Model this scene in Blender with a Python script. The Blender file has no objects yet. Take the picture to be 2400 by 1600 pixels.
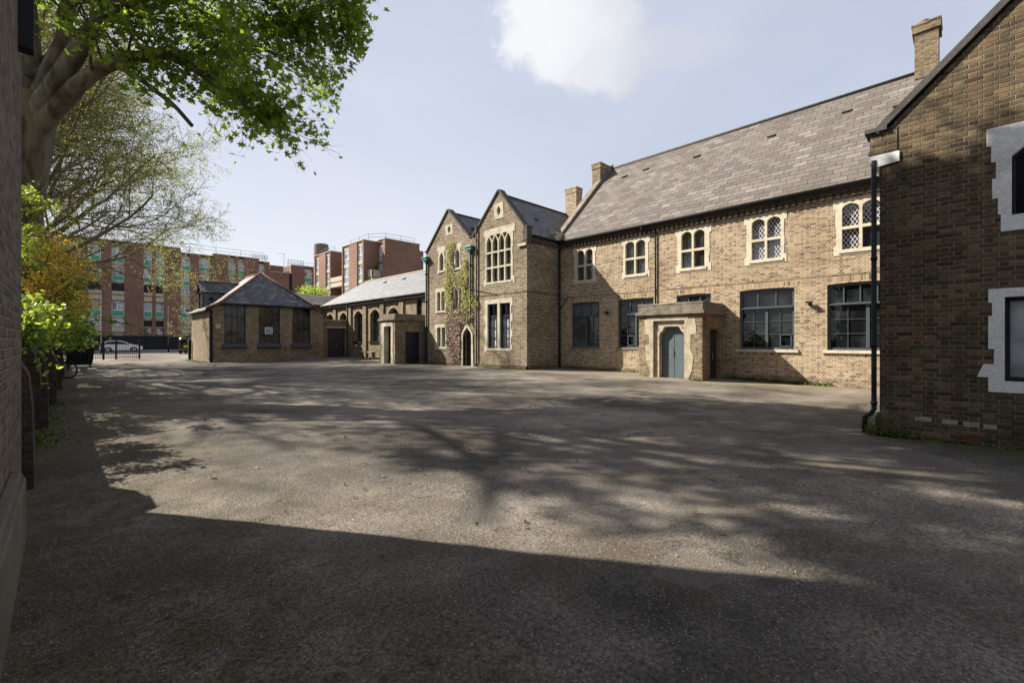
import bpy, bmesh, math, random
import numpy as np
from mathutils import Vector, Matrix
from mathutils.geometry import tessellate_polygon
R = math.radians
scn = bpy.context.scene
COL = scn.collection
random.seed(5)
# World axes: +x runs from the yard into the school hall, +y runs along the hall away from the camera.

# ------------------------------------------------------------------ materials
class NT:
    def __init__(s, name):
        s.m = bpy.data.materials.new(name); s.m.use_nodes = True
        s.t = s.m.node_tree; s.t.nodes.clear()
        s.out = s.t.nodes.new('ShaderNodeOutputMaterial')
        s.b = s.t.nodes.new('ShaderNodeBsdfPrincipled')
        s.t.links.new(s.b.outputs[0], s.out.inputs[0])
    def n(s, typ, **kw):
        nd = s.t.nodes.new(typ)
        for k, v in kw.items(): setattr(nd, k, v)
        return nd
    def put(s, sock, v):
        if isinstance(v, bpy.types.NodeSocket): s.t.links.new(v, sock)
        elif v is not None:
            if hasattr(sock.default_value, '__len__'):
                if not hasattr(v, '__len__'): v = (v,)*len(sock.default_value)
                elif len(v) == 3 and len(sock.default_value) == 4: v = (*v, 1)
            sock.default_value = v
    def math(s, op, a, b=None, c=None):
        nd = s.n('ShaderNodeMath', operation=op)
        s.put(nd.inputs[0], a); s.put(nd.inputs[1], b); s.put(nd.inputs[2], c)
        return nd.outputs[0]
    def mix(s, f, a, b, mode='MIX'):
        nd = s.n('ShaderNodeMix', data_type='RGBA', blend_type=mode)
        s.put(nd.inputs[0], f); s.put(nd.inputs[6], a); s.put(nd.inputs[7], b)
        return nd.outputs[2]
    def ramp(s, f, stops, interp='LINEAR'):
        nd = s.n('ShaderNodeValToRGB'); cr = nd.color_ramp; cr.interpolation = interp
        while len(cr.elements) < len(stops): cr.elements.new(.5)
        for e, (p, c) in zip(cr.elements, stops):
            e.position = p; e.color = (c, c, c, 1) if not hasattr(c, '__len__') else (*c, 1)
        s.put(nd.inputs[0], f); return nd.outputs[0]
    def pos(s):
        return s.n('ShaderNodeNewGeometry').outputs['Position']
    def noise(s, scale, detail=3, vec=None, rough=.55, dist=0):
        nd = s.n('ShaderNodeTexNoise'); nd.inputs['Scale'].default_value = scale
        nd.inputs['Detail'].default_value = detail; nd.inputs['Roughness'].default_value = rough
        nd.inputs['Distortion'].default_value = dist
        s.put(nd.inputs['Vector'], vec if vec is not None else s.pos()); return nd.outputs[0]
    def bump(s, h, strength=.5, dist=.01):
        nd = s.n('ShaderNodeBump'); nd.inputs['Strength'].default_value = strength
        nd.inputs['Distance'].default_value = dist
        s.put(nd.inputs['Height'], h); s.put(s.b.inputs['Normal'], nd.outputs[0])
    def base(s, c, rough=.8, metal=0, spec=.5):
        s.put(s.b.inputs['Base Color'], c); s.put(s.b.inputs['Roughness'], rough)
        s.put(s.b.inputs['Metallic'], metal); s.put(s.b.inputs['Specular IOR Level'], spec)

def smooth(nt, v, lo, hi):
    nd = nt.n('ShaderNodeMapRange', interpolation_type='SMOOTHSTEP')
    nt.put(nd.inputs[0], v); nd.inputs[1].default_value = lo; nd.inputs[2].default_value = hi
    return nd.outputs[0]

def unit_mat(name, cols, joint_lap_shade, h=.075, w=.3375, flemish=True, jw=.011, jh=.011, bump=.6, bdist=.008,
             saw=False, rough=.88, stain=None, stain2=None, soot=0, spec=.3, edge=.006):
    """brickwork, slates or tiles laid in courses"""
    t = NT(name); g = t.n('ShaderNodeNewGeometry')
    wob = t.noise(2.2, 2); wob2 = t.noise(30, 1)
    sp = t.n('ShaderNodeSeparateXYZ'); t.put(sp.inputs[0], g.outputs['Position'])
    sn = t.n('ShaderNodeSeparateXYZ'); t.put(sn.inputs[0], g.outputs['True Normal'])
    side = t.math('GREATER_THAN', t.math('ABSOLUTE', sn.outputs[0]), t.math('ABSOLUTE', sn.outputs[1]))
    mx = t.n('ShaderNodeMix', data_type='FLOAT')
    t.put(mx.inputs[0], side); t.put(mx.inputs[2], sp.outputs[0]); t.put(mx.inputs[3], sp.outputs[1])
    a = mx.outputs[0]
    a = t.math('ADD', a, t.math('MULTIPLY', wob2, edge))
    z = t.math('ADD', sp.outputs[2], t.math('MULTIPLY', wob, .02 if not saw else .015))
    z = t.math('ADD', z, t.math('MULTIPLY', wob2, edge*.6))
    zr = t.math('DIVIDE', t.math('ADD', z, 10), h); row = t.math('FLOOR', zr); fz = t.math('FRACT', zr)
    if saw:      # irregular side joints per course
        wr = t.n('ShaderNodeTexWhiteNoise', noise_dimensions='1D'); t.put(wr.inputs['W'], row)
        rr = t.math('MULTIPLY', wr.outputs[0], .12)
    else: rr = 0
    ar = t.math('ADD', t.math('ADD', t.math('DIVIDE', a, w), 60), t.math('MULTIPLY', t.math('MODULO', row, 2), .5))
    ar = t.math('ADD', ar, rr)
    p = t.math('FRACT', ar); fl = t.math('FLOOR', ar)
    if flemish:
        s_ = t.math('GREATER_THAN', p, .6667)
        idx = t.math('ADD', t.math('MULTIPLY', fl, 2), s_)
        q = t.math('SUBTRACT', p, t.math('MULTIPLY', s_, .6667))
    else: idx, q = fl, p
    cv = t.n('ShaderNodeCombineXYZ'); t.put(cv.inputs[0], idx); t.put(cv.inputs[1], row)
    wn = t.n('ShaderNodeTexWhiteNoise', noise_dimensions='2D'); t.put(wn.inputs['Vector'], cv.outputs[0])
    col = t.ramp(wn.outputs[0], cols)
    fine = t.noise(45, 3)
    col = t.mix(1, col, t.ramp(fine, [(.25, .72), (.75, 1.25)]), 'MULTIPLY')
    vj = smooth(t, t.math('MULTIPLY', q, w), jw*1.35, jw*.65)
    hj = smooth(t, t.math('MULTIPLY', fz, h), jh*1.35, jh*.65)  # on slates and tiles this line is the lap's shadow, put in as colour
    jm = t.math('MAXIMUM', vj, hj)
    jm2 = t.math('MULTIPLY', jm, t.ramp(t.noise(7, 3), [(.3, .55), (.6, 1)]))
    col = t.mix(jm2, col, joint_lap_shade)
    if stain:    # (scale, colour factor, lo, hi)
        f = t.ramp(t.noise(stain[0], 5, rough=.65), [(stain[2], 0), (stain[3], 1)])
        col = t.mix(f, col, t.mix(1, col, stain[1], 'MULTIPLY'))
    if stain2:
        vm = t.n('ShaderNodeMapping'); vm.inputs['Scale'].default_value = stain2[4] if len(stain2) > 4 else (1, 1, .45)
        t.put(vm.inputs[0], t.pos())
        f = t.ramp(t.noise(stain2[0], 6, vec=vm.outputs[0], rough=.7), [(stain2[2], 0), (stain2[3], 1)])
        col = t.mix(t.math('MULTIPLY', f, .75), col, stain2[1])
    if soot:
        f = t.ramp(t.noise(3.3, 6, rough=.75), [(.52, 0), (.72, soot)])
        col = t.mix(f, col, (.035, .03, .026))
    t.base(col, rough, spec=spec)
    hgt = t.math('SUBTRACT', 1, jm)
    hgt = t.math('ADD', hgt, t.math('MULTIPLY', fine, .5))
    hgt = t.math('ADD', hgt, t.math('MULTIPLY', wn.outputs[0], .35))
    if saw: hgt = t.math('ADD', hgt, t.math('MULTIPLY', t.math('SUBTRACT', 1, fz), 1.2))
    t.bump(hgt, bump, bdist)
    return t.m

def plain(name, c, rough=.6, metal=0, var=.15, scale=6, bump=0, bs=40, spec=.5):
    t = NT(name)
    f = t.noise(scale, 5, rough=.65)
    col = t.mix(1, c, t.ramp(f, [(.3, 1-var), (.7, 1+var)]), 'MULTIPLY')
    t.base(col, rough, metal, spec)
    if bump: t.bump(t.noise(bs, 4), bump, .01)
    return t.m

def stone_mat(name, c, dirt, amt=(.45, .75), scale=3):
    t = NT(name)
    col = t.mix(t.ramp(t.noise(scale, 6, rough=.7), [(amt[0], 0), (amt[1], 1)]), c, dirt)
    col = t.mix(1, col, t.ramp(t.noise(28, 4), [(.25, .8), (.75, 1.15)]), 'MULTIPLY')
    t.base(col, .9, spec=.25)
    t.bump(t.math('ADD', t.noise(9, 4), t.math('MULTIPLY', t.noise(70, 3), .3)), .55, .015)
    return t.m

def glass_mat(name, c=(.012, .014, .016), rough=.03, wav=.02, lattice=0, patch=0, ior=1.7, lcol=(.45, .45, .46), curtain=None):
    t = NT(name)
    col = c
    f = t.noise(1.3, 3)
    col = t.mix(t.ramp(f, [(.45, 0), (.65, 1)]), c, tuple(min(1, x*2.2+.006) for x in c))
    if curtain:
        vm = t.n('ShaderNodeMapping'); vm.inputs['Scale'].default_value = (9, 9, .5); t.put(vm.inputs[0], t.pos())
        fc = t.ramp(t.noise(1.2, 3, vec=vm.outputs[0]), [(.35, .5), (.65, 1)])
        col = t.mix(t.ramp(t.noise(.9, 1), [(.42, 0), (.5, 1)]), col, t.mix(1, curtain, fc, 'MULTIPLY'))
    r = rough
    if lattice:
        sp = t.n('ShaderNodeSeparateXYZ'); t.put(sp.inputs[0], t.pos())
        a = t.math('ADD', sp.outputs[1], sp.outputs[0])
        zz = t.math('MULTIPLY', sp.outputs[2], .62)
        ms = []
        for sg in (1, -1):
            u = t.math('ADD', a, t.math('MULTIPLY', zz, sg))
            u = t.math('FRACT', t.math('ADD', t.math('DIVIDE', u, lattice), 50))
            ms.append(t.math('LESS_THAN', t.math('ABSOLUTE', t.math('SUBTRACT', u, .5)), .075))
        lm = t.math('MAXIMUM', *ms)
        col = t.mix(lm, col, lcol)
        r = t.math('ADD', t.math('MULTIPLY', lm, .5), rough)
    t.base(col, r, spec=.5); t.b.inputs['IOR'].default_value = ior
    t.bump(t.noise(2.6, 2), .35, wav)
    return t.m

def leaf_mat(name, stops, trans=.45, rough=.55):
    t = NT(name); g = t.n('ShaderNodeNewGeometry')
    rnd = t.math('ADD', t.math('MULTIPLY', g.outputs['Random Per Island'], .7), t.math('MULTIPLY', t.noise(.9, 2), .3))
    col = t.ramp(rnd, stops)
    t.base(col, rough, spec=.35)
    tr = t.n('ShaderNodeBsdfTranslucent')
    t.put(tr.inputs[0], t.mix(1, col, (1.25, 1.35, .7), 'MULTIPLY'))
    mx = t.n('ShaderNodeMixShader'); mx.inputs[0].default_value = trans
    t.t.links.new(t.b.outputs[0], mx.inputs[1]); t.t.links.new(tr.outputs[0], mx.inputs[2])
    t.t.links.new(mx.outputs[0], t.out.inputs[0])
    return t.m

def bark_mat(name, a, b, scale=4):
    t = NT(name)
    vm = t.n('ShaderNodeMapping'); vm.inputs['Scale'].default_value = (1, 1, .35); t.put(vm.inputs[0], t.pos())
    f = t.noise(scale, 6, vec=vm.outputs[0], rough=.65, dist=.6)
    t.base(t.ramp(f, [(.35, a), (.62, b)]), .9, spec=.2)
    t.bump(t.math('ADD', f, t.math('MULTIPLY', t.noise(40, 3, vec=vm.outputs[0]), .4)), .8, .03)
    return t.m

M = {}
Mh = [(0, (.075, .053, .036)), (.15, (.15, .105, .067)), (.4, (.24, .172, .108)), (.7, (.3, .222, .138)), (.9, (.36, .28, .18)), (1, (.28, .18, .115))]
M['brick_hall'] = unit_mat('yellow_stock_brick', Mh, (.52, .455, .36), soot=.35, stain=(.35, (.72, .68, .62), .45, .75), jw=.019, jh=.019)
M['brick_gable'] = unit_mat('grey_stock_brick', [(0, (.07, .052, .038)), (.3, (.13, .096, .064)), (.6, (.19, .146, .098)), (.9, (.26, .205, .14)), (1, (.2, .14, .095))],
                            (.4, .35, .275), soot=.7, stain=(.4, (.62, .58, .52), .4, .7), jw=.019, jh=.019)
M['brick_near'] = unit_mat('sooty_stock_brick', [(0, (.045, .034, .025)), (.15, (.075, .055, .035)), (.5, (.105, .076, .046)), (.78, (.14, .102, .06)), (.94, (.2, .15, .085)), (1, (.16, .09, .052))],
                           (.25, .205, .13), soot=.85, stain2=(.8, (.035, .028, .02), .5, .8, (1.6, 1.6, .5)), jw=.015, jh=.015, bump=.9, bdist=.012, stain=(.5, (.6, .56, .5), .45, .7), w=.325, h=.074, edge=.012)
M['brick_left'] = unit_mat('purple_stock_brick', [(0, (.06, .047, .037)), (.4, (.115, .087, .065)), (.8, (.165, .125, .09)), (1, (.2, .15, .105))],
                           (.23, .2, .16), soot=.5, jw=.016, jh=.016, bump=.9, bdist=.012, edge=.012)
M['brick_far'] = unit_mat('brown_stock_brick', [(0, (.08, .058, .038)), (.3, (.15, .112, .07)), (.7, (.22, .17, .108)), (1, (.28, .21, .13))],
                          (.34, .285, .2), soot=.6, stain=(.4, (.6, .56, .5), .4, .7), jw=.019, jh=.019)
M['brick_red'] = unit_mat('red_brown_brick', [(0, (.13, .066, .048)), (.5, (.2, .1, .072)), (1, (.26, .135, .098))], (.3, .24, .2), flemish=False, w=.225, jw=.012, stain=(.3, (.8, .78, .76), .4, .7))
M['brick_red2'] = unit_mat('orange_red_brick', [(0, (.16, .085, .062)), (.5, (.22, .118, .085)), (1, (.27, .15, .11))], (.3, .24, .19), flemish=False, w=.225, jw=.012, stain=(.3, (.8, .78, .76), .4, .7))
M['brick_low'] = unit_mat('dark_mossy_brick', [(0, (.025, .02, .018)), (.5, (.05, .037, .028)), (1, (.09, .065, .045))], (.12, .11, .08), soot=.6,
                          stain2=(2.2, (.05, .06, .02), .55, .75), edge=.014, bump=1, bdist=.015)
M['soldier'] = unit_mat('soldier_brick', Mh, (.6, .5, .38), h=.24, w=.078, flemish=False, jw=.012, soot=.25)
M['soldier_dark'] = unit_mat('soldier_brick_dark', [(0, (.12, .09, .06)), (1, (.32, .25, .16))], (.42, .35, .25), h=.24, w=.078, flemish=False, jw=.012, soot=.5)
M['slate_hall'] = unit_mat('stone_slate', [(0, (.085, .076, .069)), (.45, (.122, .108, .098)), (.85, (.15, .134, .121)), (1, (.19, .173, .16))], (.035, .03, .028), h=.215, w=.5, flemish=False, jw=.016, jh=.026,
                           saw=True, stain2=(.55, (.085, .066, .052), .4, .72, (1, 1, .8)), soot=.6, rough=.8, bump=.8, bdist=.02)
M['slate_dark'] = unit_mat('dark_slate', [(0, (.035, .037, .045)), (.6, (.065, .067, .078)), (1, (.1, .1, .11))], (.02, .02, .022), h=.15, w=.3, flemish=False, jw=.01, jh=.014,
                           saw=True, soot=.2, rough=.55, bump=.7, bdist=.015, spec=.5, stain2=(1.5, (.09, .09, .085), .5, .8))
M['slate_far'] = unit_mat('blue_slate', [(0, (.035, .036, .042)), (.6, (.075, .077, .09)), (1, (.17, .17, .185))], (.012, .012, .014), h=.15, w=.3, flemish=False, jw=.02, jh=.028,
                          saw=True, rough=.5, bump=.9, bdist=.02, spec=.5, stain2=(1.2, (.075, .075, .068), .45, .7))
M['slate_wing'] = unit_mat('pale_slate', [(0, (.095, .1, .108)), (.6, (.13, .134, .142)), (1, (.17, .174, .182))], (.07, .07, .075), h=.11, w=.3, flemish=False, jw=.008, jh=.01,
                           saw=True, rough=.5, bump=.4, bdist=.01, spec=.6)
M['tile_dark'] = unit_mat('concrete_tile', [(0, (.05, .045, .04)), (1, (.11, .1, .09))], (.02, .018, .016), h=.17, w=.3, flemish=False, jw=.03, jh=.04, saw=True, bump=1, bdist=.04, stain2=(9, (.3, .3, .28), .6, .7, (1, 1, 1)))
M['stone'] = stone_mat('cream_stone', (.5, .455, .36), (.32, .27, .19), (.45, .8))
M['stone_pale'] = stone_mat('painted_stone', (.78, .78, .76), (.5, .49, .46), (.5, .85), 2)
M['stone_gable'] = stone_mat('weathered_stone', (.44, .41, .325), (.24, .215, .155), (.4, .75))
M['stone_dark'] = stone_mat('sooty_stone', (.22, .19, .15), (.08, .07, .055), (.35, .7))
M['stone_worn'] = stone_mat('patched_stone', (.42, .36, .27), (.19, .16, .12), (.4, .72), 5)
M['concrete'] = stone_mat('concrete', (.45, .39, .3), (.3, .26, .2), (.45, .8))
M['render'] = stone_mat('sandy_render', (.17, .145, .11), (.11, .092, .068), (.4, .7), 2)
M['cornice'] = stone_mat('dark_cornice', (.1, .08, .06), (.03, .026, .022), (.4, .7), 5)  # near-black mottled tone over the whole cornice
M['coping'] = stone_mat('dark_coping', (.075, .07, .065), (.04, .038, .036))
M['lead'] = plain('lead', (.1, .1, .11), .5)
M['black'] = plain('black_paint', (.012, .013, .015), .65, spec=.25)
M['green_iron'] = plain('green_black_iron', (.008, .022, .024), .6, spec=.25)
M['hopper'] = plain('green_hopper_paint', (.03, .16, .13), .5)
M['frame_grey'] = plain('blue_grey_frame', (.045, .062, .072), .4)
M['frame_dark'] = plain('dark_frame', (.012, .016, .024), .4)
M['door_grey'] = plain('grey_door_paint', (.075, .095, .108), .45, var=.06, scale=2)
M['door_dark'] = plain('near_black_door', (.014, .016, .024), .5)
M['white'] = plain('white_plastic', (.82, .82, .82), .4, var=.05)
M['panel_green'] = plain('green_panel', (.02, .3, .2), .35, var=.06)
M['panel_blue'] = plain('blue_grey_panel', (.22, .29, .33), .35, var=.06)
M['wood'] = plain('weathered_wood', (.17, .14, .11), .8, var=.3, scale=12, bump=.3)
M['terracotta'] = plain('terracotta', (.17, .06, .04), .8, var=.25)
M['airbrick'] = plain('dull_terracotta', (.16, .06, .04), .9, var=.3, scale=20)
M['hip_tile'] = stone_mat('hip_tile', (.2, .1, .065), (.09, .07, .055), (.4, .7))
M['red'] = plain('red_plastic', (.5, .02, .02), .4)
M['recess_shade'] = plain('dark_recess_shade', (.02, .018, .016), .9)  # flat dark colour standing in for shade inside open balconies
M['glass'] = glass_mat('dark_glass', (.006, .007, .008), ior=1.42)
M['glass_up'] = glass_mat('upper_glass', (.02, .021, .024), ior=1.9)
M['glass_curtain'] = glass_mat('curtained_glass', (.03, .032, .035), curtain=(.12, .13, .14), ior=1.45)
M['glass_lattice'] = glass_mat('leaded_glass', (.022, .022, .03), lattice=.125, ior=1.9)
M['glass_lattice_s'] = glass_mat('leaded_glass_pale', (.07, .075, .078), lattice=.11, lcol=(.3, .31, .3))
M['glass_blind'] = glass_mat('blind_glass', (.26, .28, .29), rough=.08, ior=1.6)
M['glass_flat'] = glass_mat('flat_glass', (.05, .055, .06), ior=1.6, curtain=(.42, .46, .5))
M['tyre'] = plain('tyre_rubber', (.015, .015, .016), .8)
M['metal'] = plain('bare_metal', (.45, .45, .46), .35, 1)
M['carwhite'] = plain('white_car_paint', (.7, .7, .7), .25, var=.02)
M['cardark'] = plain('dark_car_paint', (.012, .014, .02), .2, var=.02)
M['carglass'] = plain('car_glass', (.01, .011, .013), .05, var=.02)
M['yellow'] = plain('yellow_plate', (.7, .5, .03), .5, var=.02)
M['lampred'] = plain('red_lamp', (.3, .01, .01), .25)
M['bark'] = bark_mat('plane_bark', (.055, .047, .035), (.19, .17, .135), 3)
M['bark2'] = bark_mat('brown_bark', (.06, .047, .035), (.16, .13, .095), 6)
M['twig'] = bark_mat('twig_bark', (.11, .088, .062), (.2, .165, .12), 9)
M['leaf_plane'] = leaf_mat('plane_leaf', [(.1, (.11, .165, .03)), (.5, (.21, .29, .05)), (.9, (.33, .4, .1))], .65)
M['leaf_bud'] = leaf_mat('bud_leaf', [(.1, (.17, .18, .05)), (.5, (.29, .3, .1)), (.9, (.38, .36, .15))], .45)
M['leaf_pale'] = leaf_mat('pale_leaf', [(.1, (.17, .18, .05)), (.5, (.27, .27, .09)), (.9, (.33, .26, .12))], .4)
M['leaf_shrub'] = leaf_mat('shrub_leaf', [(.1, (.05, .11, .015)), (.45, (.13, .23, .03)), (.9, (.27, .36, .06))], .5)
M['leaf_lime'] = leaf_mat('lime_leaf', [(.1, (.17, .23, .04)), (.5, (.32, .39, .07)), (.9, (.48, .53, .14))], .5)
M['leaf_orange'] = leaf_mat('orange_flower', [(.1, (.55, .4, .07)), (.55, (.75, .55, .13)), (.9, (.68, .38, .08))], .45)
M['leaf_ivy'] = leaf_mat('creeper_leaf', [(.1, (.12, .13, .02)), (.5, (.3, .29, .05)), (.9, (.42, .38, .1))], .35)
M['leaf_dry'] = leaf_mat('dry_creeper', [(.1, (.1, .06, .045)), (.5, (.2, .125, .1)), (.9, (.3, .2, .16))], .2)
M['leaf_litter'] = leaf_mat('leaf_litter', [(.1, (.06, .04, .018)), (.5, (.15, .1, .045)), (.9, (.26, .2, .11))], .1)
M['scale'] = leaf_mat('bud_scale', [(.1, (.22, .18, .1)), (.5, (.36, .31, .2)), (.9, (.5, .45, .34))], .05)
M['grass'] = leaf_mat('moss_green', [(.1, (.045, .07, .01)), (.5, (.09, .13, .015)), (.9, (.15, .2, .03))], .3)

def asphalt():
    t = NT('worn_asphalt'); p = t.pos()
    sp = t.n('ShaderNodeSeparateXYZ'); t.put(sp.inputs[0], p)
    x, y = sp.outputs[0], sp.outputs[1]
    big = t.noise(.28, 5, rough=.6); mid = t.noise(1.7, 5, rough=.65); fine = t.noise(38, 3); grit = t.noise(130, 2)
    col = t.mix(t.ramp(big, [(.38, 0), (.62, 1)]), (.036, .031, .026), (.19, .168, .142))
    col = t.mix(1, col, t.ramp(mid, [(.25, .72), (.75, 1.28)]), 'MULTIPLY')
    col = t.mix(1, col, t.ramp(fine, [(.3, .4), (.7, 1.6)]), 'MULTIPLY')
    vo = t.n('ShaderNodeTexVoronoi'); vo.inputs['Scale'].default_value = 75; t.put(vo.inputs['Vector'], p)
    sc = t.n('ShaderNodeSeparateColor'); t.put(sc.inputs[0], vo.outputs['Color'])
    chip = t.math('MULTIPLY', t.math('LESS_THAN', vo.outputs['Distance'], .34), t.math('GREATER_THAN', sc.outputs[0], .9))
    col = t.mix(t.math('MULTIPLY', chip, .8), col, (.34, .31, .26))
    dk = t.math('MULTIPLY', t.math('LESS_THAN', vo.outputs['Distance'], .45), t.math('LESS_THAN', sc.outputs[0], .3))
    col = t.mix(t.math('MULTIPLY', dk, .55), col, (.03, .029, .028))
    # fine cracks and patched areas
    ve = t.n('ShaderNodeTexVoronoi', feature='DISTANCE_TO_EDGE'); ve.inputs['Scale'].default_value = .42
    vd = t.n('ShaderNodeVectorMath', operation='ADD'); t.put(vd.inputs[0], p)
    nn = t.n('ShaderNodeTexNoise'); nn.inputs['Scale'].default_value = 1.3; nn.inputs['Detail'].default_value = 6; t.put(nn.inputs['Vector'], p)
    nnm = t.n('ShaderNodeVectorMath', operation='SCALE'); t.put(nnm.inputs[0], nn.outputs['Color']); nnm.inputs['Scale'].default_value = 1.6
    t.t.links.new(nnm.outputs[0], vd.inputs[1]); t.t.links.new(vd.outputs[0], ve.inputs['Vector'])
    crack = t.math('MULTIPLY', smooth(t, ve.outputs['Distance'], .011, .003), t.ramp(t.noise(.5, 3), [(.5, 0), (.6, 1)]))
    col = t.mix(t.math('MULTIPLY', crack, .6), col, (.03, .027, .024))
    vp = t.n('ShaderNodeTexVoronoi'); vp.inputs['Scale'].default_value = .33; t.t.links.new(vd.outputs[0], vp.inputs['Vector'])
    sv = t.n('ShaderNodeSeparateColor'); t.put(sv.inputs[0], vp.outputs['Color'])
    col = t.mix(t.math('MULTIPLY', t.math('GREATER_THAN', sv.outputs[0], .8), .3), col, (.19, .17, .145))
    # tan dusty strip along the hall
    s1 = smooth(t, t.math('ADD', x, t.math('MULTIPLY', big, 3)), 17.2, 19.2)
    s1 = t.math('MULTIPLY', s1, smooth(t, y, 26, 12))
    col = t.mix(t.math('MULTIPLY', s1, .6), col, (.2, .165, .115))
    # leaf mould along the low wall
    nm = t.math('MULTIPLY', t.math('SUBTRACT', mid, .5), 1.7)
    s2 = smooth(t, t.math('ADD', x, nm), 2.1, .3)
    s2 = t.math('MULTIPLY', s2, t.ramp(t.noise(5, 4), [(.35, .35), (.6, 1)]))
    col = t.mix(t.math('MULTIPLY', s2, .75), col, t.mix(t.ramp(fine, [(.35, 0), (.65, 1)]), (.02, .015, .005), (.085, .065, .02)))
    # moss by the near building
    dy = smooth(t, t.math('ADD', y, nm), 1.6, .9)
    dx = smooth(t, t.math('ADD', x, nm), 8.7, 9.8)
    s3 = t.math('MULTIPLY', dx, dy)
    col = t.mix(t.math('MULTIPLY', s3, .8), col, t.mix(fine, (.02, .018, .006), (.045, .05, .012)))
    br = t.ramp(t.noise(.75, 4, rough=.6), [(.45, 0), (.68, .55)])
    col = t.mix(br, col, (.06, .043, .026))
    t.base(col, .85, spec=.35)
    hgt = t.math('ADD', t.math('MULTIPLY', fine, .8), t.math('MULTIPLY', grit, .6))
    hgt = t.math('ADD', hgt, t.math('MULTIPLY', vo.outputs['Distance'], -.8))
    t.bump(hgt, .85, .008)
    return t.m
M['asphalt'] = asphalt()
M['road'] = plain('road_asphalt', (.07, .07, .07), .85, var=.2, scale=1, bump=.3)
M['paving'] = plain('pale_paving', (.33, .31, .28), .85, var=.15, scale=2)

# ------------------------------------------------------------------ mesh helpers
class FX:       # wall facing -x, a runs along y
    def __init__(s, X): s.X = X
    def __call__(s, a, d, z): return (s.X-d, a, z)
class FY:       # wall facing -y, a runs along x
    def __init__(s, Y): s.Y = Y
    def __call__(s, a, d, z): return (a, s.Y-d, z)
class FZ:
    def __call__(s, a, d, z): return (a, z, d)

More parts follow.
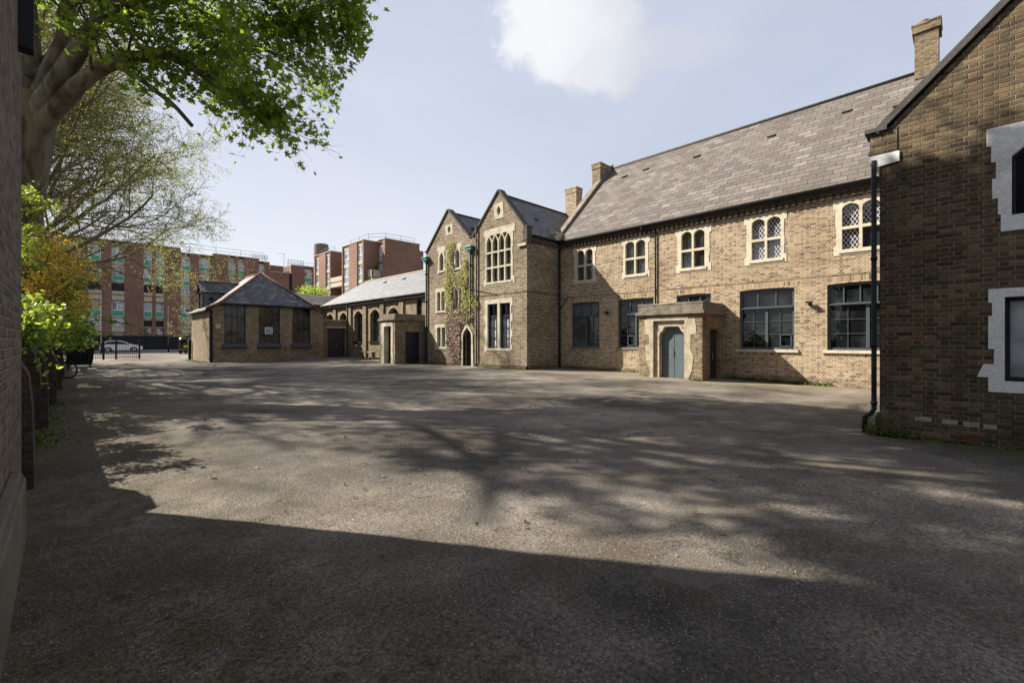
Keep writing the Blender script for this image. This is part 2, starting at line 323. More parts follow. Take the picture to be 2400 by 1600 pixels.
class MB:
    def __init__(s): s.v = []; s.f = []; s.m = []
    def add(s, vs, fs, mi=0):
        o = len(s.v); s.v += [tuple(p) for p in vs]
        for f in fs: s.f.append([i+o for i in f]); s.m.append(mi)
        return s
    def bx(s, x0, x1, y0, y1, z0, z1, mi=0):
        v = [(x, y, z) for z in (z0, z1) for y in (y0, y1) for x in (x0, x1)]
        return s.add(v, [(0, 2, 3, 1), (4, 5, 7, 6), (0, 1, 5, 4), (2, 6, 7, 3), (0, 4, 6, 2), (1, 3, 7, 5)], mi)
    def fb(s, fr, a0, a1, d0, d1, z0, z1, mi=0):
        v = [fr(a, d, z) for z in (z0, z1) for d in (d0, d1) for a in (a0, a1)]
        return s.add(v, [(0, 2, 3, 1), (4, 5, 7, 6), (0, 1, 5, 4), (2, 6, 7, 3), (0, 4, 6, 2), (1, 3, 7, 5)], mi)
    def plate(s, fr, outline, holes=(), d0=0, d1=-.3, mi=0):
        loops = [list(outline)]+[list(h) for h in holes]
        flat = [p for l in loops for p in l]
        tris = tessellate_polygon([[Vector((a, z, 0)) for a, z in l] for l in loops])
        n = len(flat)
        vs = [fr(a, d0, z) for a, z in flat]+[fr(a, d1, z) for a, z in flat]
        fs = [tuple(t) for t in tris]+[tuple(i+n for i in reversed(t)) for t in tris]
        o = 0
        for l in loops:
            k = len(l)
            for i in range(k):
                j = (i+1) % k; fs.append((o+i, o+j, o+j+n, o+i+n))
            o += k
        return s.add(vs, fs, mi)
    def slab(s, quad, th, mi=0):
        """a thick sheet whose upper face is the given polygon"""
        q = [Vector(p) for p in quad]
        nrm = (q[1]-q[0]).cross(q[2]-q[0]).normalized()
        if nrm.z < 0: nrm = -nrm
        n = len(q); lo = [p-nrm*th for p in q]
        fs = [tuple(range(n)), tuple(range(2*n-1, n-1, -1))]+[(i, (i+1) % n, (i+1) % n+n, i+n) for i in range(n)]
        return s.add(q+lo, fs, mi)
    def tube(s, pts, r, n=8, mi=0, cap=True):
        pts = [Vector(p) for p in pts]
        rs = r if hasattr(r, '__len__') else [r]*len(pts)
        vs = []; fs = []
        up = Vector((0, 0, 1)); prev = None
        for i, p in enumerate(pts):
            d = (pts[min(i+1, len(pts)-1)]-pts[max(i-1, 0)]).normalized()
            if prev is None:
                ref = up if abs(d.z) < .9 else Vector((1, 0, 0))
                u = d.cross(ref).normalized()
            else:
                u = (prev-d*prev.dot(d)).normalized()
            prev = u; w = d.cross(u)
            for k in range(n):
                a = 2*math.pi*k/n
                vs.append(p+(u*math.cos(a)+w*math.sin(a))*rs[i])
        for i in range(len(pts)-1):
            for k in range(n):
                k2 = (k+1) % n
                fs.append((i*n+k, i*n+k2, (i+1)*n+k2, (i+1)*n+k))
        if cap: fs += [tuple(range(n)), tuple(range(len(vs)-1, len(vs)-n-1, -1))]
        return s.add(vs, fs, mi)
    def lathe(s, c, prof, n=16, mi=0):
        """prof: list of (radius, z)"""
        vs = [(c[0]+r*math.cos(2*math.pi*k/n), c[1]+r*math.sin(2*math.pi*k/n), c[2]+z) for r, z in prof for k in range(n)]
        fs = [(i*n+k, i*n+(k+1) % n, (i+1)*n+(k+1) % n, (i+1)*n+k) for i in range(len(prof)-1) for k in range(n)]
        fs += [tuple(range(n)), tuple(range(len(vs)-1, len(vs)-n-1, -1))]
        return s.add(vs, fs, mi)
    def build(s, name, mats, parent=None, smooth=False, bevel=0):
        me = bpy.data.meshes.new(name)
        o = Vector(parent['_o']) if parent is not None and '_o' in parent else Vector((0, 0, 0))
        if parent is None and s.v:
            a = np.array(s.v); o = Vector((a[:, 0].mean(), a[:, 1].mean(), a[:, 2].min()))
        me.from_pydata([tuple(Vector(p)-o) for p in s.v], [], s.f)
        if not isinstance(mats, (list, tuple)): mats = [mats]
        for m in mats: me.materials.append(m)
        me.polygons.foreach_set('material_index', s.m)
        b = bmesh.new(); b.from_mesh(me)
        bmesh.ops.recalc_face_normals(b, faces=b.faces); b.to_mesh(me); b.free()
        if smooth: me.polygons.foreach_set('use_smooth', [True]*len(me.polygons))
        ob = bpy.data.objects.new(name, me); COL.objects.link(ob)
        if parent is not None: ob.parent = parent
        else: ob.location = o
        ob['_o'] = tuple(o)
        if bevel:
            md = ob.modifiers.new('b', 'BEVEL'); md.width = bevel; md.segments = 2; md.limit_method = 'ANGLE'; md.angle_limit = R(40)
        return ob

def thing(name, loc, label, cat, group=None):
    e = bpy.data.objects.new(name, None); COL.objects.link(e); e.location = loc
    e.empty_display_size = .3
    e['_o'] = tuple(loc); tag(e, label, cat, group); return e
def tag(o, label=None, cat=None, group=None, kind=None):
    if label: o['label'] = label
    if cat: o['category'] = cat
    if group: o['group'] = group
    if kind: o['kind'] = kind
    return o

def arch(a0, a1, z0, zs, rise, n=8, pw=2.0):
    """opening with an arched head: bottom z0, springing zs"""
    pts = [(a0, z0), (a1, z0)]
    for i in range(n+1):
        t = i/n; a = a1+(a0-a1)*t
        pts.append((a, zs+rise*(1-abs(2*t-1)**pw)))
    return pts
def gothic(a0, a1, z0, zs, rise, n=4):
    pts = [(a0, z0), (a1, z0)]; c = (a0+a1)/2
    for i in range(n+1):
        t = i/n; pts.append((a1+(c-a1)*(1-math.cos(t*math.pi/2)) if 0 else a1+(c-a1)*t**1.6, zs+rise*t**.95))
    for i in range(n-1, -1, -1):
        t = i/n; pts.append((a0+(c-a0)*t**1.6, zs+rise*t**.95))
    return pts
def tudor(a0, a1, z0, zs, rise):
    w = a1-a0; q = [(0, 0), (.03, .3), (.1, .55), (.22, .76), (.36, .9), (.5, 1)]
    return [(a0, z0), (a1, z0)]+[(a1-w*u, zs+rise*v) for u, v in q]+[(a0+w*u, zs+rise*v) for u, v in q[-2::-1]]
def rect(a0, a1, z0, z1): return [(a0, z0), (a1, z0), (a1, z1), (a0, z1)]

def jag(a0, a1, z0, z1, j=.12, n=6, seed=0):
    """outline of a stone surround with quoins of uneven length"""
    rg = random.Random(seed); L = []; Rr = []
    zs = [z0+(z1-z0)*i/n for i in range(n+1)]
    for i in range(n):
        o = j if i % 2 == n % 2 - 1 + 0 or i == n-1 else rg.uniform(0, .35)*j
        if i == 0: o = j*.9
        L += [(a0+(j-o), zs[i]), (a0+(j-o), zs[i+1])]
        o2 = o*rg.uniform(.85, 1)
        Rr += [(a1-(j-o2), zs[i]), (a1-(j-o2), zs[i+1])]
    pts = Rr+L[::-1]
    out = []
    for p in pts:
        if not out or (abs(out[-1][0]-p[0])+abs(out[-1][1]-p[1])) > 1e-4: out.append(p)
    return out

def bars(mb, fr, a0, a1, z0, z1, cols, rows, t=.022, d0=-.14, d1=-.18, ztop=None):
    for i in range(1, cols):
        a = a0+(a1-a0)*i/cols; mb.fb(fr, a-t/2, a+t/2, d0, d1, z0, z1)
    for i in range(1, rows):
        z = z0+(z1-z0)*i/rows; mb.fb(fr, a0, a1, d0-.002, d1+.002, z-t/2, z+t/2)

# ================================================================== GROUND
def gz(x, y):
    def ss(a, b, v):
        t = min(1, max(0, (v-a)/(b-a))); return t*t*(3-2*t)
    z = .13*ss(0, 15, y)+.12*ss(7, 15, x)*ss(28, 37, y)
    z -= .05*ss(12, 19, x)*(1-ss(0, 9, y))
    z += .02*math.sin(x*.9+1.3)*math.sin(y*.6)+.012*math.sin(x*2.1+y*1.7)
    if -2 < x < 22 and -3 < y < 46:
        z += .006*math.sin(x*5.1+math.sin(y*3.3))*math.sin(y*4.3)
    return z*(1-ss(60, 90, y))+.15*ss(60, 90, y)
def ground():
    xs = [-900, -300, -100, -50, -30, -18, -12, -8, -5, -3]+[-2+.3*i for i in range(84)]+[24, 26, 30, 36, 45, 60, 100, 300, 900]
    ys = [-900, -300, -100, -50, -25, -12, -8, -6, -4]+[-3+.3*i for i in range(165)]+[48, 51, 55, 60, 66, 72, 80, 90, 110, 150, 300, 900]
    xs = sorted(set(round(v, 3) for v in xs)); ys = sorted(set(round(v, 3) for v in ys))
    v = [(x, y, gz(x, y)) for y in ys for x in xs]; n = len(xs)
    f = [(j*n+i, j*n+i+1, (j+1)*n+i+1, (j+1)*n+i) for j in range(len(ys)-1) for i in range(n-1)]
    mb = MB(); mb.add(v, f); o = mb.build('ground', M['asphalt'], smooth=True)
    tag(o, kind='structure')
ground()
mb = MB(); mb.bx(-120, 140, 66, 80, .0, .19); tag(mb.build('road', M['road']), kind='structure')
mb = MB(); mb.bx(-120, 140, 80, 84.3, .0, .3); mb.bx(-120, 0, 64.2, 66, 0, .29); mb.bx(12.5, 140, 64.2, 66, 0, .29)
tag(mb.build('pavement', M['paving']), kind='structure')

# ================================================================== SCHOOL HALL
HX = 19.4; fh = FX(HX)
hall = thing('school_hall', (HX, 8, 0), 'long yellow brick school hall with steep stone slate roof and stone mullioned upper windows', 'hall')
up_w = [(13.43, 14.90, 13.66, 14.67, 'glass_up'), (10.45, 11.94, 10.69, 11.75, 'glass_up'), (7.63, 9.20, 7.92, 8.94, 'glass_up'),
        (4.83, 6.34, 5.04, 6.06, 'glass_lattice'), (1.85, 3.39, 2.07, 3.13, 'glass_lattice')]
lo_w = [(13.25, 15.05), (10.27, 12.18), (7.65, 9.17), (4.59, 6.51), (1.70, 3.56)]
holes = [rect(i0-.07, i1+.07, 4.74, 6.46) for (_, _, i0, i1, _) in up_w]+[arch(a, b, 1.28, 3.6, .04) for a, b in lo_w]
mb = MB(); mb.plate(fh, rect(.6, 15.85, -.5, 6.98), holes, 0, -.35)
mb.plate(FY(.6), [(19.75, -.5), (29.6, -.5), (29.6, 7), (24.6, 12.1), (19.75, 7)], (), 0, -.35)
mb.plate(FY(15.85), [(HX+.351, 3), (29.6, 3), (29.6, 6.9), (24.6, 12.3), (HX+.351, 7.1)], (), 0, -.3)
mb.bx(29.3, 29.6, .95, 15.8, -.5, 7)
mb.build('wall', M['brick_hall'], hall)
mb = MB(); mb.fb(fh, 1.08, 15.84, .012, -.02, 3.9, 3.965); mb.build('string_course', M['brick_gable'], hall)
mb = MB(); mb.fb(fh, 1.08, 15.84, .05, -.02, -.4, .28)
mb.build('plinth', M['brick_gable'], hall)
for a, b in lo_w:
    mb = MB(); n = 10; o = [(a-.1, 3.6)]+[(a+(b-a)*i/n, 3.6+.04*(1-(2*i/n-1)**2)) for i in range(n+1)]+[(b+.1, 3.6), (b+.17, 3.83)]
    o += [(b+.17+(a-.17-b-.17)*i/n, 3.83+.05*(1-(2*i/n-1)**2)) for i in range(1, n)]+[(a-.17, 3.83)]
    mb.plate(fh, o, (), .006, -.05); mb.build('brick_arch', M['soldier'], hall)
    mb = MB(); mb.fb(fh, a-.1, b+.1, .006, -.05, 1.05, 1.17); mb.build('brick_apron', M['soldier'], hall)
mb = MB(); mb.fb(fh, .6, 15.84, .13, -.02, 6.78, 6.97)
y = .7
while y < 15.75:
    mb.fb(fh, y, y+.11, .15, -.01, 6.62, 6.79); y += .225
mb.build('cornice', M['cornice'], hall)
# roof
mb = MB(); mb.slab([(19.17, .5, 7.02), (19.17, 15.84, 7.02), (24.6, 15.84, 12.45), (24.6, .5, 12.45)], .12)
mb.slab([(24.6, .5, 12.45), (24.6, 15.84, 12.45), (30, 15.84, 7.05), (30, .5, 7.05)], .12)
roof = mb.build('roof', M['slate_hall'], hall)
mb = MB(); mb.tube([(24.6, .5, 12.46), (24.6, 15.84, 12.46)], .09, 8); mb.build('ridge', M['coping'], roof, smooth=True)
for yy, zz in [(12.9, 11.3), (9.9, 11.1), (6.4, 11.0), (3.6, 11.2), (1.9, 10.6), (14.2, 11.2)]:
    xx = 19.17+zz-7.02
    mb = MB(); mb.slab([(xx-.1, yy-.16, zz+.02), (xx-.1, yy+.16, zz+.02), (xx+.13, yy+.16, zz+.15), (xx+.13, yy-.16, zz+.15)], .06)
    mb.build('roof_vent', M['coping'], roof)
mb = MB(); mb.tube([(19.12, .5, 6.98), (19.12, 15.8, 6.98)], .075, 8); mb.build('gutter', M['black'], hall, smooth=True)
# parapet coping on the far gable end
mb = MB()
fp = FY(15.83)
mb.plate(fp, [(19.25, 6.95), (19.3, 7.35), (24.6, 12.75), (24.6, 12.4)], (), .02, -.36)
mb.plate(fp, [(24.6, 12.4), (24.6, 12.75), (30, 7.3), (30, 7)], (), .02, -.36)
mb.build('coping', M['stone_dark'], hall)
mb = MB(); mb.bx(19.0, 19.5, 15.78, 16.2, 7.06, 7.42); mb.bx(18.95, 19.55, 15.74, 16.24, 7.42, 7.52); mb.build('kneeler', M['stone'], hall)
def chimney(x0, x1, y0, y1, z0, z1, mat, parent, tilt=0, pot=0, cap=.06):
    mb = MB(); mb.bx(x0, x1, y0, y1, z0, z1-.35); mb.bx(x0-cap, x1+cap, y0-cap, y1+cap, z1-.35, z1-.02)
    mb.bx(x0-cap-.02, x1+cap+.02, y0-cap-.02, y1+cap+.02, z1-.08, z1)
    o = mb.build('chimney', M[mat], parent)
    if pot:
        mb = MB(); mb.lathe(((x0+x1)/2, (y0+y1)/2+.1, z1-.02), [(.16, 0), (.15, .22), (.17, .3)], 12); mb.build('chimney_pot', M['terracotta'], o, smooth=True)
    return o
chimney(23.3, 24.45, 15.86, 16.45, 11, 12.55, 'brick_far', hall, cap=.03)
c3 = chimney(24.1, 25.0, .82, 1.52, 12.0, 14.15, 'brick_far', hall, pot=1, cap=.07)
# upper windows
def stone_window(parent, fr, outer, inner, lights, glass, stone='stone', j=.1, zt=None, seed=0, bars_=None, depth=-.22, n=6, front=.018, d1=None):
    o0, o1, oz0, oz1 = outer
    mb = MB(); mb.plate(fr, jag(o0, o1, oz0, oz1, j, n, seed), lights, front, depth)
    w = mb.build('window', M[stone], parent, bevel=0)
    i0, i1, iz0, iz1 = inner
    mb = MB(); mb.plate(fr, rect(i0-.03, i1+.03, iz0-.03, iz1+.03), (), depth+.09, depth+.07); mb.build('pane', M[glass], w)
    mb = MB(); mb.fb(fr, i0-.09, i1+.09, .055, .0, iz0-.13, iz0-.03)
    mb.build('sill', M[stone], w)
    return w
for k, (o0, o1, i0, i1, gl) in enumerate(up_w):
    c = (i0+i1)/2; m = .042
    L = [rect(i0, c-m, 4.8, 5.5), rect(c+m, i1, 4.8, 5.5), tudor(i0, c-m, 5.6, 6.2, .19), tudor(c+m, i1, 5.6, 6.2, .19)]
    w = stone_window(hall, fh, (o0, o1, 4.6, 6.55), (i0, i1, 4.8, 6.4), L, gl, 'stone', seed=k)
    if k == 4:
        mb = MB(); mb.fb(fh, i0, c-m, -.118, -.122, 4.8, 5.5); mb.build('clear_pane', M['glass_up'], w)
# lower timber windows
for k, (a, b) in enumerate(lo_w):
    mb = MB(); d0, d1 = -.1, -.19
    mb.plate(fh, arch(a, b, 1.28, 3.6, .04), [rect(a+.08, b-.08, 1.36, 2.86), arch(a+.08, b-.08, 2.95, 3.52, .03)], d0, d1)
    c = (a+b)/2 if k != 4 else 2.42
    mb.fb(fh, c-.05, c+.05, d0+.01, d1+.01, 1.37, 2.85)
    for p, q in ((a+.08, c-.05), (c+.05, b-.08)): bars(mb, fh, p, q, 1.36, 2.86, 2, 3, .02, -.11, -.16)
    for i in (1, 2) if k != 4 else (1, 2, 3):
        n_ = 3 if k != 4 else 4; x = a+(b-a)*i/n_; mb.fb(fh, x-.02, x+.02, d0-.01, d1+.02, 2.94, 3.55)
    mb.fb(fh, a+.06, b-.06, .0, d1, 2.87, 2.91)
    if k in (1, 3):   # small opening casement
        q = b-.1 if k == 3 else c-.07; q0 = q-.4
        if k == 3: q0, q = a+.1, a+.5
        else: q0, q = c+.07, c+.45
        for (u0, u1, w0, w1) in ((q0, q, 1.38, 1.42), (q0, q, 1.82, 1.86), (q0, q0+.04, 1.4, 1.84), (q-.04, q, 1.4, 1.84)):
            mb.fb(fh, u0, u1, -.07, -.11, w0, w1)
    w = mb.build('window', M['frame_grey'], hall)
    mb = MB(); mb.plate(fh, arch(a+.03, b-.03, 1.3, 3.59, .03), (), -.15, -.155); mb.build('pane', M['glass_curtain' if k == 0 else 'glass'], w)
    if k > 2:
        mb = MB(); mb.fb(fh, a-.14, b+.14, .07, -.1, 1.17, 1.275); mb.build('sill', M['stone'], w)
    else:
        mb = MB(); mb.fb(fh, a-.08, b+.08, .04, -.1, 1.19, 1.275); mb.build('sill', M['stone_dark'], w)
# security lights, downpipe
def sec_light(parent, fr, a, z):
    mb = MB(); mb.fb(fr, a-.04, a+.04, .12, 0, z-.08, z+.02); mb.fb(fr, a-.1, a+.1, .24, .08, z+.0, z+.07)
    w = mb.build('security_light', M['black'], parent, bevel=.01)
sec_light(hall, fh, 12.74, 3.0); sec_light(hall, fh, 4.08, 2.97)
mb = MB(); mb.tube([(19.1, 10.75, 6.9), (19.18, 10.72, 6.75), (19.3, 10.25, 6.72), (19.34, 10.14, 6.6), (19.34, 10.14, 3.0)], .035, 8); mb.build('downpipe', M['black'], hall, smooth=True)
mb = MB(); mb.tube([(19.28, 15.78, 6.95), (19.28, 15.76, .05)], .055, 10)
for z in (1.5, 3.3, 5.1, 6.5): mb.tube([(19.28, 15.77, z), (19.28, 15.77, z+.08)], .07, 10)
mb.tube([(19.28, 15.76, 3.3), (19.33, 15.3, 3.9)], .03, 8)
mb.build('downpipe', M['green_iron'], hall, smooth=True)

# ---- porch 1
def door_parts(parent, fr, a0, a1, z0, z1, mat, d=-.12, leaves=2, handle=None, shape=None):
    mb = MB()
    if shape: mb.plate(fr, shape, (), d, d-.05)
    else: mb.plate(fr, rect(a0, a1, z0, z1), (), d, d-.05)
    dr = mb.build('door', M[mat], parent)
    if leaves == 2:
        c = (a0+a1)/2; mb = MB(); mb.fb(fr, c-.012, c+.012, d+.012, d-.01, z0+.02, z1-.05); mb.build('meeting_strip', M[mat], dr)
    if handle:
        mb = MB(); mb.tube([fr(handle[0], d+.0, handle[1]+.14), fr(handle[0], d+.06, handle[1]+.12), fr(handle[0], d+.06, handle[1]-.12), fr(handle[0], d+.0, handle[1]-.14)], .012, 6)
        mb.lathe(fr(handle[0]+.07, d+.012, handle[1]-.02), [(.02, -.02), (.03, 0), (.02, .02)], 8)
        mb.build('handle', M['metal'], dr)
    return dr
p1 = thing('entrance_porch', (18.3, 8.5, 0), 'brick entrance porch with stone doorway and grey double door in front of the hall', 'porch')
PX = 17.32; fp1 = FX(PX); fs1 = FY(7.16)
hole = [(7.80, .0), (9.22, .0), (9.22, 2.45), (7.80, 2.45)]
mb = MB(); mb.plate(fp1, rect(7.16, 9.84, -.4, 2.62), [hole], 0, -.3)
mb.plate(fs1, rect(PX+.3, HX-.01, -.4, 2.62), [arch(18.05, 19.02, .03, 2.02, .06)], 0, -.3)
mb.bx(PX+.3, HX-.01, 9.54, 9.84, -.4, 2.62)
mb.build('wall', M['brick_far'], p1)
mb = MB(); mb.bx(PX-.12, HX-.01, 7.04, 9.96, 2.66, 2.78); mb.bx(PX-.06, HX-.01, 7.1, 9.9, 2.6, 2.66)
mb.bx(PX-.02, HX-.01, 7.13, 9.87, 2.78, 3.12); mb.bx(PX-.035, HX-.01, 7.12, 9.88, 3.05, 3.13)
mb.build('parapet', M['stone_dark'], p1, bevel=.012)
inner = [(7.9, .02), (8.93, .02), (8.93, 1.84), (8.88, 1.93), (8.79, 2.0), (8.72, 2.13), (8.63, 2.17), (8.2, 2.17), (8.11, 2.13), (8.04, 2.0), (7.95, 1.93), (7.9, 1.84)]
mb = MB(); mb.plate(fp1, [(7.72, .02), (7.55, .5), (7.5, 1.0), (7.62, 1.3), (7.6, 1.85), (7.38, 1.87), (7.4, 2.2), (7.44, 2.46), (7.7, 2.47), (7.7, 2.58), (9.45, 2.58), (9.45, 2.5), (9.57, 2.48), (9.56, 1.88), (9.38, 1.86), (9.36, 1.45), (9.55, 1.4), (9.5, .75), (9.3, .3), (9.36, .02)],
                     [rect(7.86, 9.18, .04, 2.42)], .015, -.1)
mb.plate(fp1, rect(7.83, 9.21, .02, 2.44), [inner], -.1, -.26)
mb.plate(fp1, [(p[0]+(-.09 if p[0] < 8.4 else .09), p[1]+(.09 if p[1] > 1 else 0)) for p in inner], [[(p[0]+(-.02 if p[0] < 8.4 else .02), p[1]+(.02 if p[1] > 1 else .01)) for p in inner]], -.06, -.15)
mb.build('door_surround', M['stone_worn'], p1, bevel=.01)
d = door_parts(p1, fp1, 7.88, 8.95, .04, 2.2, 'door_grey', -.27, 2, (8.47, 1.15))
mb = MB(); mb.fb(fp1, 7.9, 8.93, -.262, -.3, 1.84, 1.856); mb.build('transom', M['door_grey'], d)
door_parts(p1, fs1, 18.03, 19.04, .02, 2.1, 'door_dark', -.13, 1, (18.5, 1.0))
mb = MB(); mb.lathe((17.52, 7.1, 2.42), [(.03, 0), (.055, .02), (.055, .07), (.02, .1)], 10); mb.build('alarm_bell', M['red'], p1, smooth=True)

# ================================================================== TWIN GABLED BUILDING
GX = 16.77; fg = FX(GX)
tg = thing('gabled_building', (GX, 20, 0), 'tall brown brick building with two pointed gables and a gothic stone window', 'building')
def qhole(c, z, w, h):
    return [(c+w*math.cos(t)*(1 if abs(math.sin(t)) < .95 else .3), z+h*math.sin(t)) for t in [2*math.pi*i/12 for i in range(12)]]
gw = dict(big=(16.71, 19.18, 4.62, 7.78, 17.01, 18.95, 4.85, 7.5), low=(16.88, 19.15, 1.0, 3.88, 17.06, 18.86, 1.21, 3.64),
          s1=(22.74, 23.65, 5.83, 7.5, 22.98, 23.40, 6.0, 7.15), s2=(21.16, 22.0, 5.85, 7.45, 21.36, 21.78, 6.0, 7.12),
          m1=(22.66, 23.88, 3.33, 4.9, 22.84, 23.66, 3.5, 4.74), m2=(20.95, 22.0, 3.33, 4.9, 21.1, 21.85, 3.5, 4.74), lo=(22.6, 23.9, 1.04, 2.64, 22.78, 23.66, 1.24, 2.45),
          q1=(17.56, 18.34, 8.24, 9.07, 17.8, 18.1, 8.4, 8.9), q2=(22.02, 22.78, 8.1, 8.72, 22.26, 22.54, 8.22, 8.6))
outl = [(15.85, -.5), (24.9, -.5), (24.9, 7.35), (24.75, 7.35), (22.5, 9.62), (20.42, 7.6), (20.08, 7.6), (17.94, 9.75), (15.99, 7.4), (15.85, 7.4)]
hs = [rect(v[4]-.06, v[5]+.06, v[6]-.06, v[7]+.04) for v in gw.values()]+[arch(20.23, 21.02, .1, 1.9, .55, 8, 1.4)]
mb = MB(); mb.plate(fg, outl, hs, 0, -.3)
mb.plate(FY(15.85), rect(GX+.301, HX-.001, -.5, 6.95), (), 0, -.3)
mb.bx(GX+.3, 26, 24.6, 24.9, -.5, 7.2); mb.bx(25.7, 26, 16.2, 24.6, -.5, 7.2)
mb.build('wall', M['brick_gable'], tg)
mb = MB(); mb.fb(fg, 21.3, 24.9, .06, -.02, -.4, .3); mb.build('plinth', M['brick_near'], tg)
mb = MB(); mb.fb(fg, 15.8, 20.0, .06, -.02, -.4, .32); mb.fb(FY(15.85), 16.71, HX-.04, .05, -.02, -.4, .3)
mb.build('plinth', M['brick_near'], tg)
mb = MB(); mb.fb(fg, 15.84, 20.2, .012, -.02, 4.1, 4.17); mb.fb(FY(15.85), 16.76, HX-.02, .012, -.02, 4.1, 4.17); mb.build('string_course', M['brick_near'], tg)
# roofs
mb = MB()
def gable_roof(mb, ya, yc, yb, ze, zp, x0, x1, zea=None):
    zea = zea or ze
    mb.slab([(x0, ya, zea), (x1, ya, zea), (x1, yc, zp), (x0, yc, zp)], .1)
    mb.slab([(x0, yc, zp), (x1, yc, zp), (x1, yb, ze), (x0, yb, ze)], .1)
gable_roof(mb, 15.72, 17.94, 20.25, 7.3, 9.58, GX+.28, 25.9, 7.02)
gable_roof(mb, 20.25, 22.5, 25.0, 7.2, 9.5, GX+.28, 25.9)
rf = mb.build('roof', M['slate_dark'], tg)
for yy, zz in ((17.94, 9.6), (22.5, 9.52)):
    mb = MB(); mb.tube([(GX+.28, yy, zz), (25.9, yy, zz)], .06, 6); mb.build('ridge', M['coping'], rf)
for (x, y, z) in [(18.6, 16.9, 8.33), (17.9, 21.5, 8.5)]:
    mb = MB(); mb.bx(x-.1, x+.12, y-.12, y+.08, z, z+.07); mb.build('roof_vent', M['lead'], rf)
def cop(mb, fr, p, q, th=.09, d0=.07, d1=-.34):
    v = Vector((q[0]-p[0], q[1]-p[1])).normalized(); n = Vector((-v.y, v.x))
    if n.y < 0: n = -n
    mb.plate(fr, [p, q, (q[0]+n.x*th, q[1]+n.y*th), (p[0]+n.x*th, p[1]+n.y*th)], (), d0, d1)
mb = MB()
for p, q in [((15.95, 7.36), (17.94, 9.76)), ((20.12, 7.58), (17.94, 9.76)), ((20.38, 7.58), (22.5, 9.63)), ((24.8, 7.35), (22.5, 9.63))]: cop(mb, fg, p, q)
mb.fb(fg, 24.72, 24.98, .07, -.3, 7.35, 7.43); mb.fb(fg, 15.76, 16.02, .09, -.34, 7.4, 7.49); mb.fb(fg, 20.1, 20.4, .03, -.34, 7.6, 7.66)
mb.build('coping', M['coping'], tg)
mb = MB(); mb.fb(fg, 15.78, 16.05, .08, -.3, 6.75, 7.4); mb.fb(fg, 15.8, 16.2, .05, -.3, 6.6, 6.76)
mb.fb(FY(15.85), GX+.3, HX-.02, .07, -.02, 6.75, 6.93)
x = GX+.35
while x < HX-.1:
    mb.fb(FY(15.85), x, x+.11, .12, .06, 6.63, 6.76); x += .225
mb.build('cornice', M['cornice'], tg)
mb = MB(); mb.fb(fg, 15.85, 16.42, .1, .02, 6.48, 6.62); mb.build('corbel', M['stone_gable'], tg)
mb = MB(); mb.tube([(GX+.3, 15.68, 7.0), (HX-.3, 15.68, 7.0)], .06, 8); mb.build('gutter', M['black'], tg, smooth=True)
chimney(22.6, 23.2, 17.15, 18.0, 9.0, 11.2, 'brick_hall', tg, cap=.02)
def gwin(k, lights, glass, j=.12, n=6, seed=1, **kw):
    v = gw[k]; return stone_window(tg, fg, v[:4], v[4:], lights, glass, 'stone_gable', j=j, seed=seed, n=n, **kw)
v = gw['big']; L = []
lw = (v[5]-v[4]-.3)/4
for i in range(4):
    a = v[4]+i*(lw+.1); b = a+lw
    L += [rect(a, b, 4.85, 5.58), rect(a, b, 5.68, 6.42), gothic(a, b, 6.52, 6.95, .42)]
    if i < 3: L.append([(b-.14, 7.42), (b+.05, 7.1), (b+.24, 7.42)])
gwin('big', L, 'glass_up', .18, 8)
v = gw['low']; c = (v[4]+v[5])/2
w = gwin('low', [rect(v[4], c-.09, 1.21, 3.64), rect(c+.09, v[5], 1.21, 3.64)], 'glass_blind', .14, 7, depth=-.3)
mb = MB()
for a, b in ((v[4], c-.09), (c+.09, v[5])):
    mb.plate(fg, rect(a, b, 1.21, 3.64), [rect(a+.06, b-.06, 1.27, 2.92), rect(a+.06, b-.06, 3.0, 3.58)], -.1, -.18)
    bars(mb, fg, a+.06, b-.06, 1.27, 2.92, 2, 3, .022, -.11, -.17); bars(mb, fg, a+.06, b-.06, 3.0, 3.58, 2, 1, .022, -.11, -.17)
mb.build('frame', M['frame_dark'], w)
mb = MB()
for a, b in ((v[4], c-.09), (c+.09, v[5])): mb.fb(fg, a+.02, b-.02, -.195, -.2, 2.95, 3.6)
mb.build('upper_pane', M['glass'], w)
gwin('s1', [gothic(22.98, 23.40, 6.0, 6.75, .4)], 'glass_lattice_s', .16)
gwin('s2', [gothic(21.36, 21.78, 6.0, 6.75, .38)], 'glass_lattice_s', .16)
for k, gl in (('m1', 'glass_lattice'), ('m2', 'glass_up')):
    v = gw[k]; c = (v[4]+v[5])/2; gwin(k, [tudor(v[4], c-.05, 3.5, 4.52, .19), tudor(c+.05, v[5], 3.5, 4.52, .19)], gl, .08)
v = gw['lo']; c = (v[4]+v[5])/2
gwin('lo', [rect(v[4], c-.05, 1.24, 2.45), rect(c+.05, v[5], 1.24, 2.45)], 'glass_lattice_s', .07)
for k, c, z in (('q1', 17.95, 8.65), ('q2', 22.4, 8.41)):
    v = gw[k]; h = (v[7]-v[6])/2
    mb = MB(); mb.plate(fg, [(v[0], v[2]), (v[1]-.06, v[2]-.02), (v[1], v[3]), (v[0]+.05, v[3]+.02)], [[(c, z+h*1.15), (c-.13, z+.12), (c-.15, z), (c-.1, z-.13), (c, z-h*1.05), (c+.1, z-.13), (c+.15, z), (c+.13, z+.12)]], .018, -.22)
    w = mb.build('quatrefoil', M['stone_gable'], tg)
    mb = MB(); mb.plate(fg, rect(v[4]-.02, v[5]+.02, v[6]-.05, v[7]+.05), (), -.16, -.18); mb.build('pane', M['glass'], w)
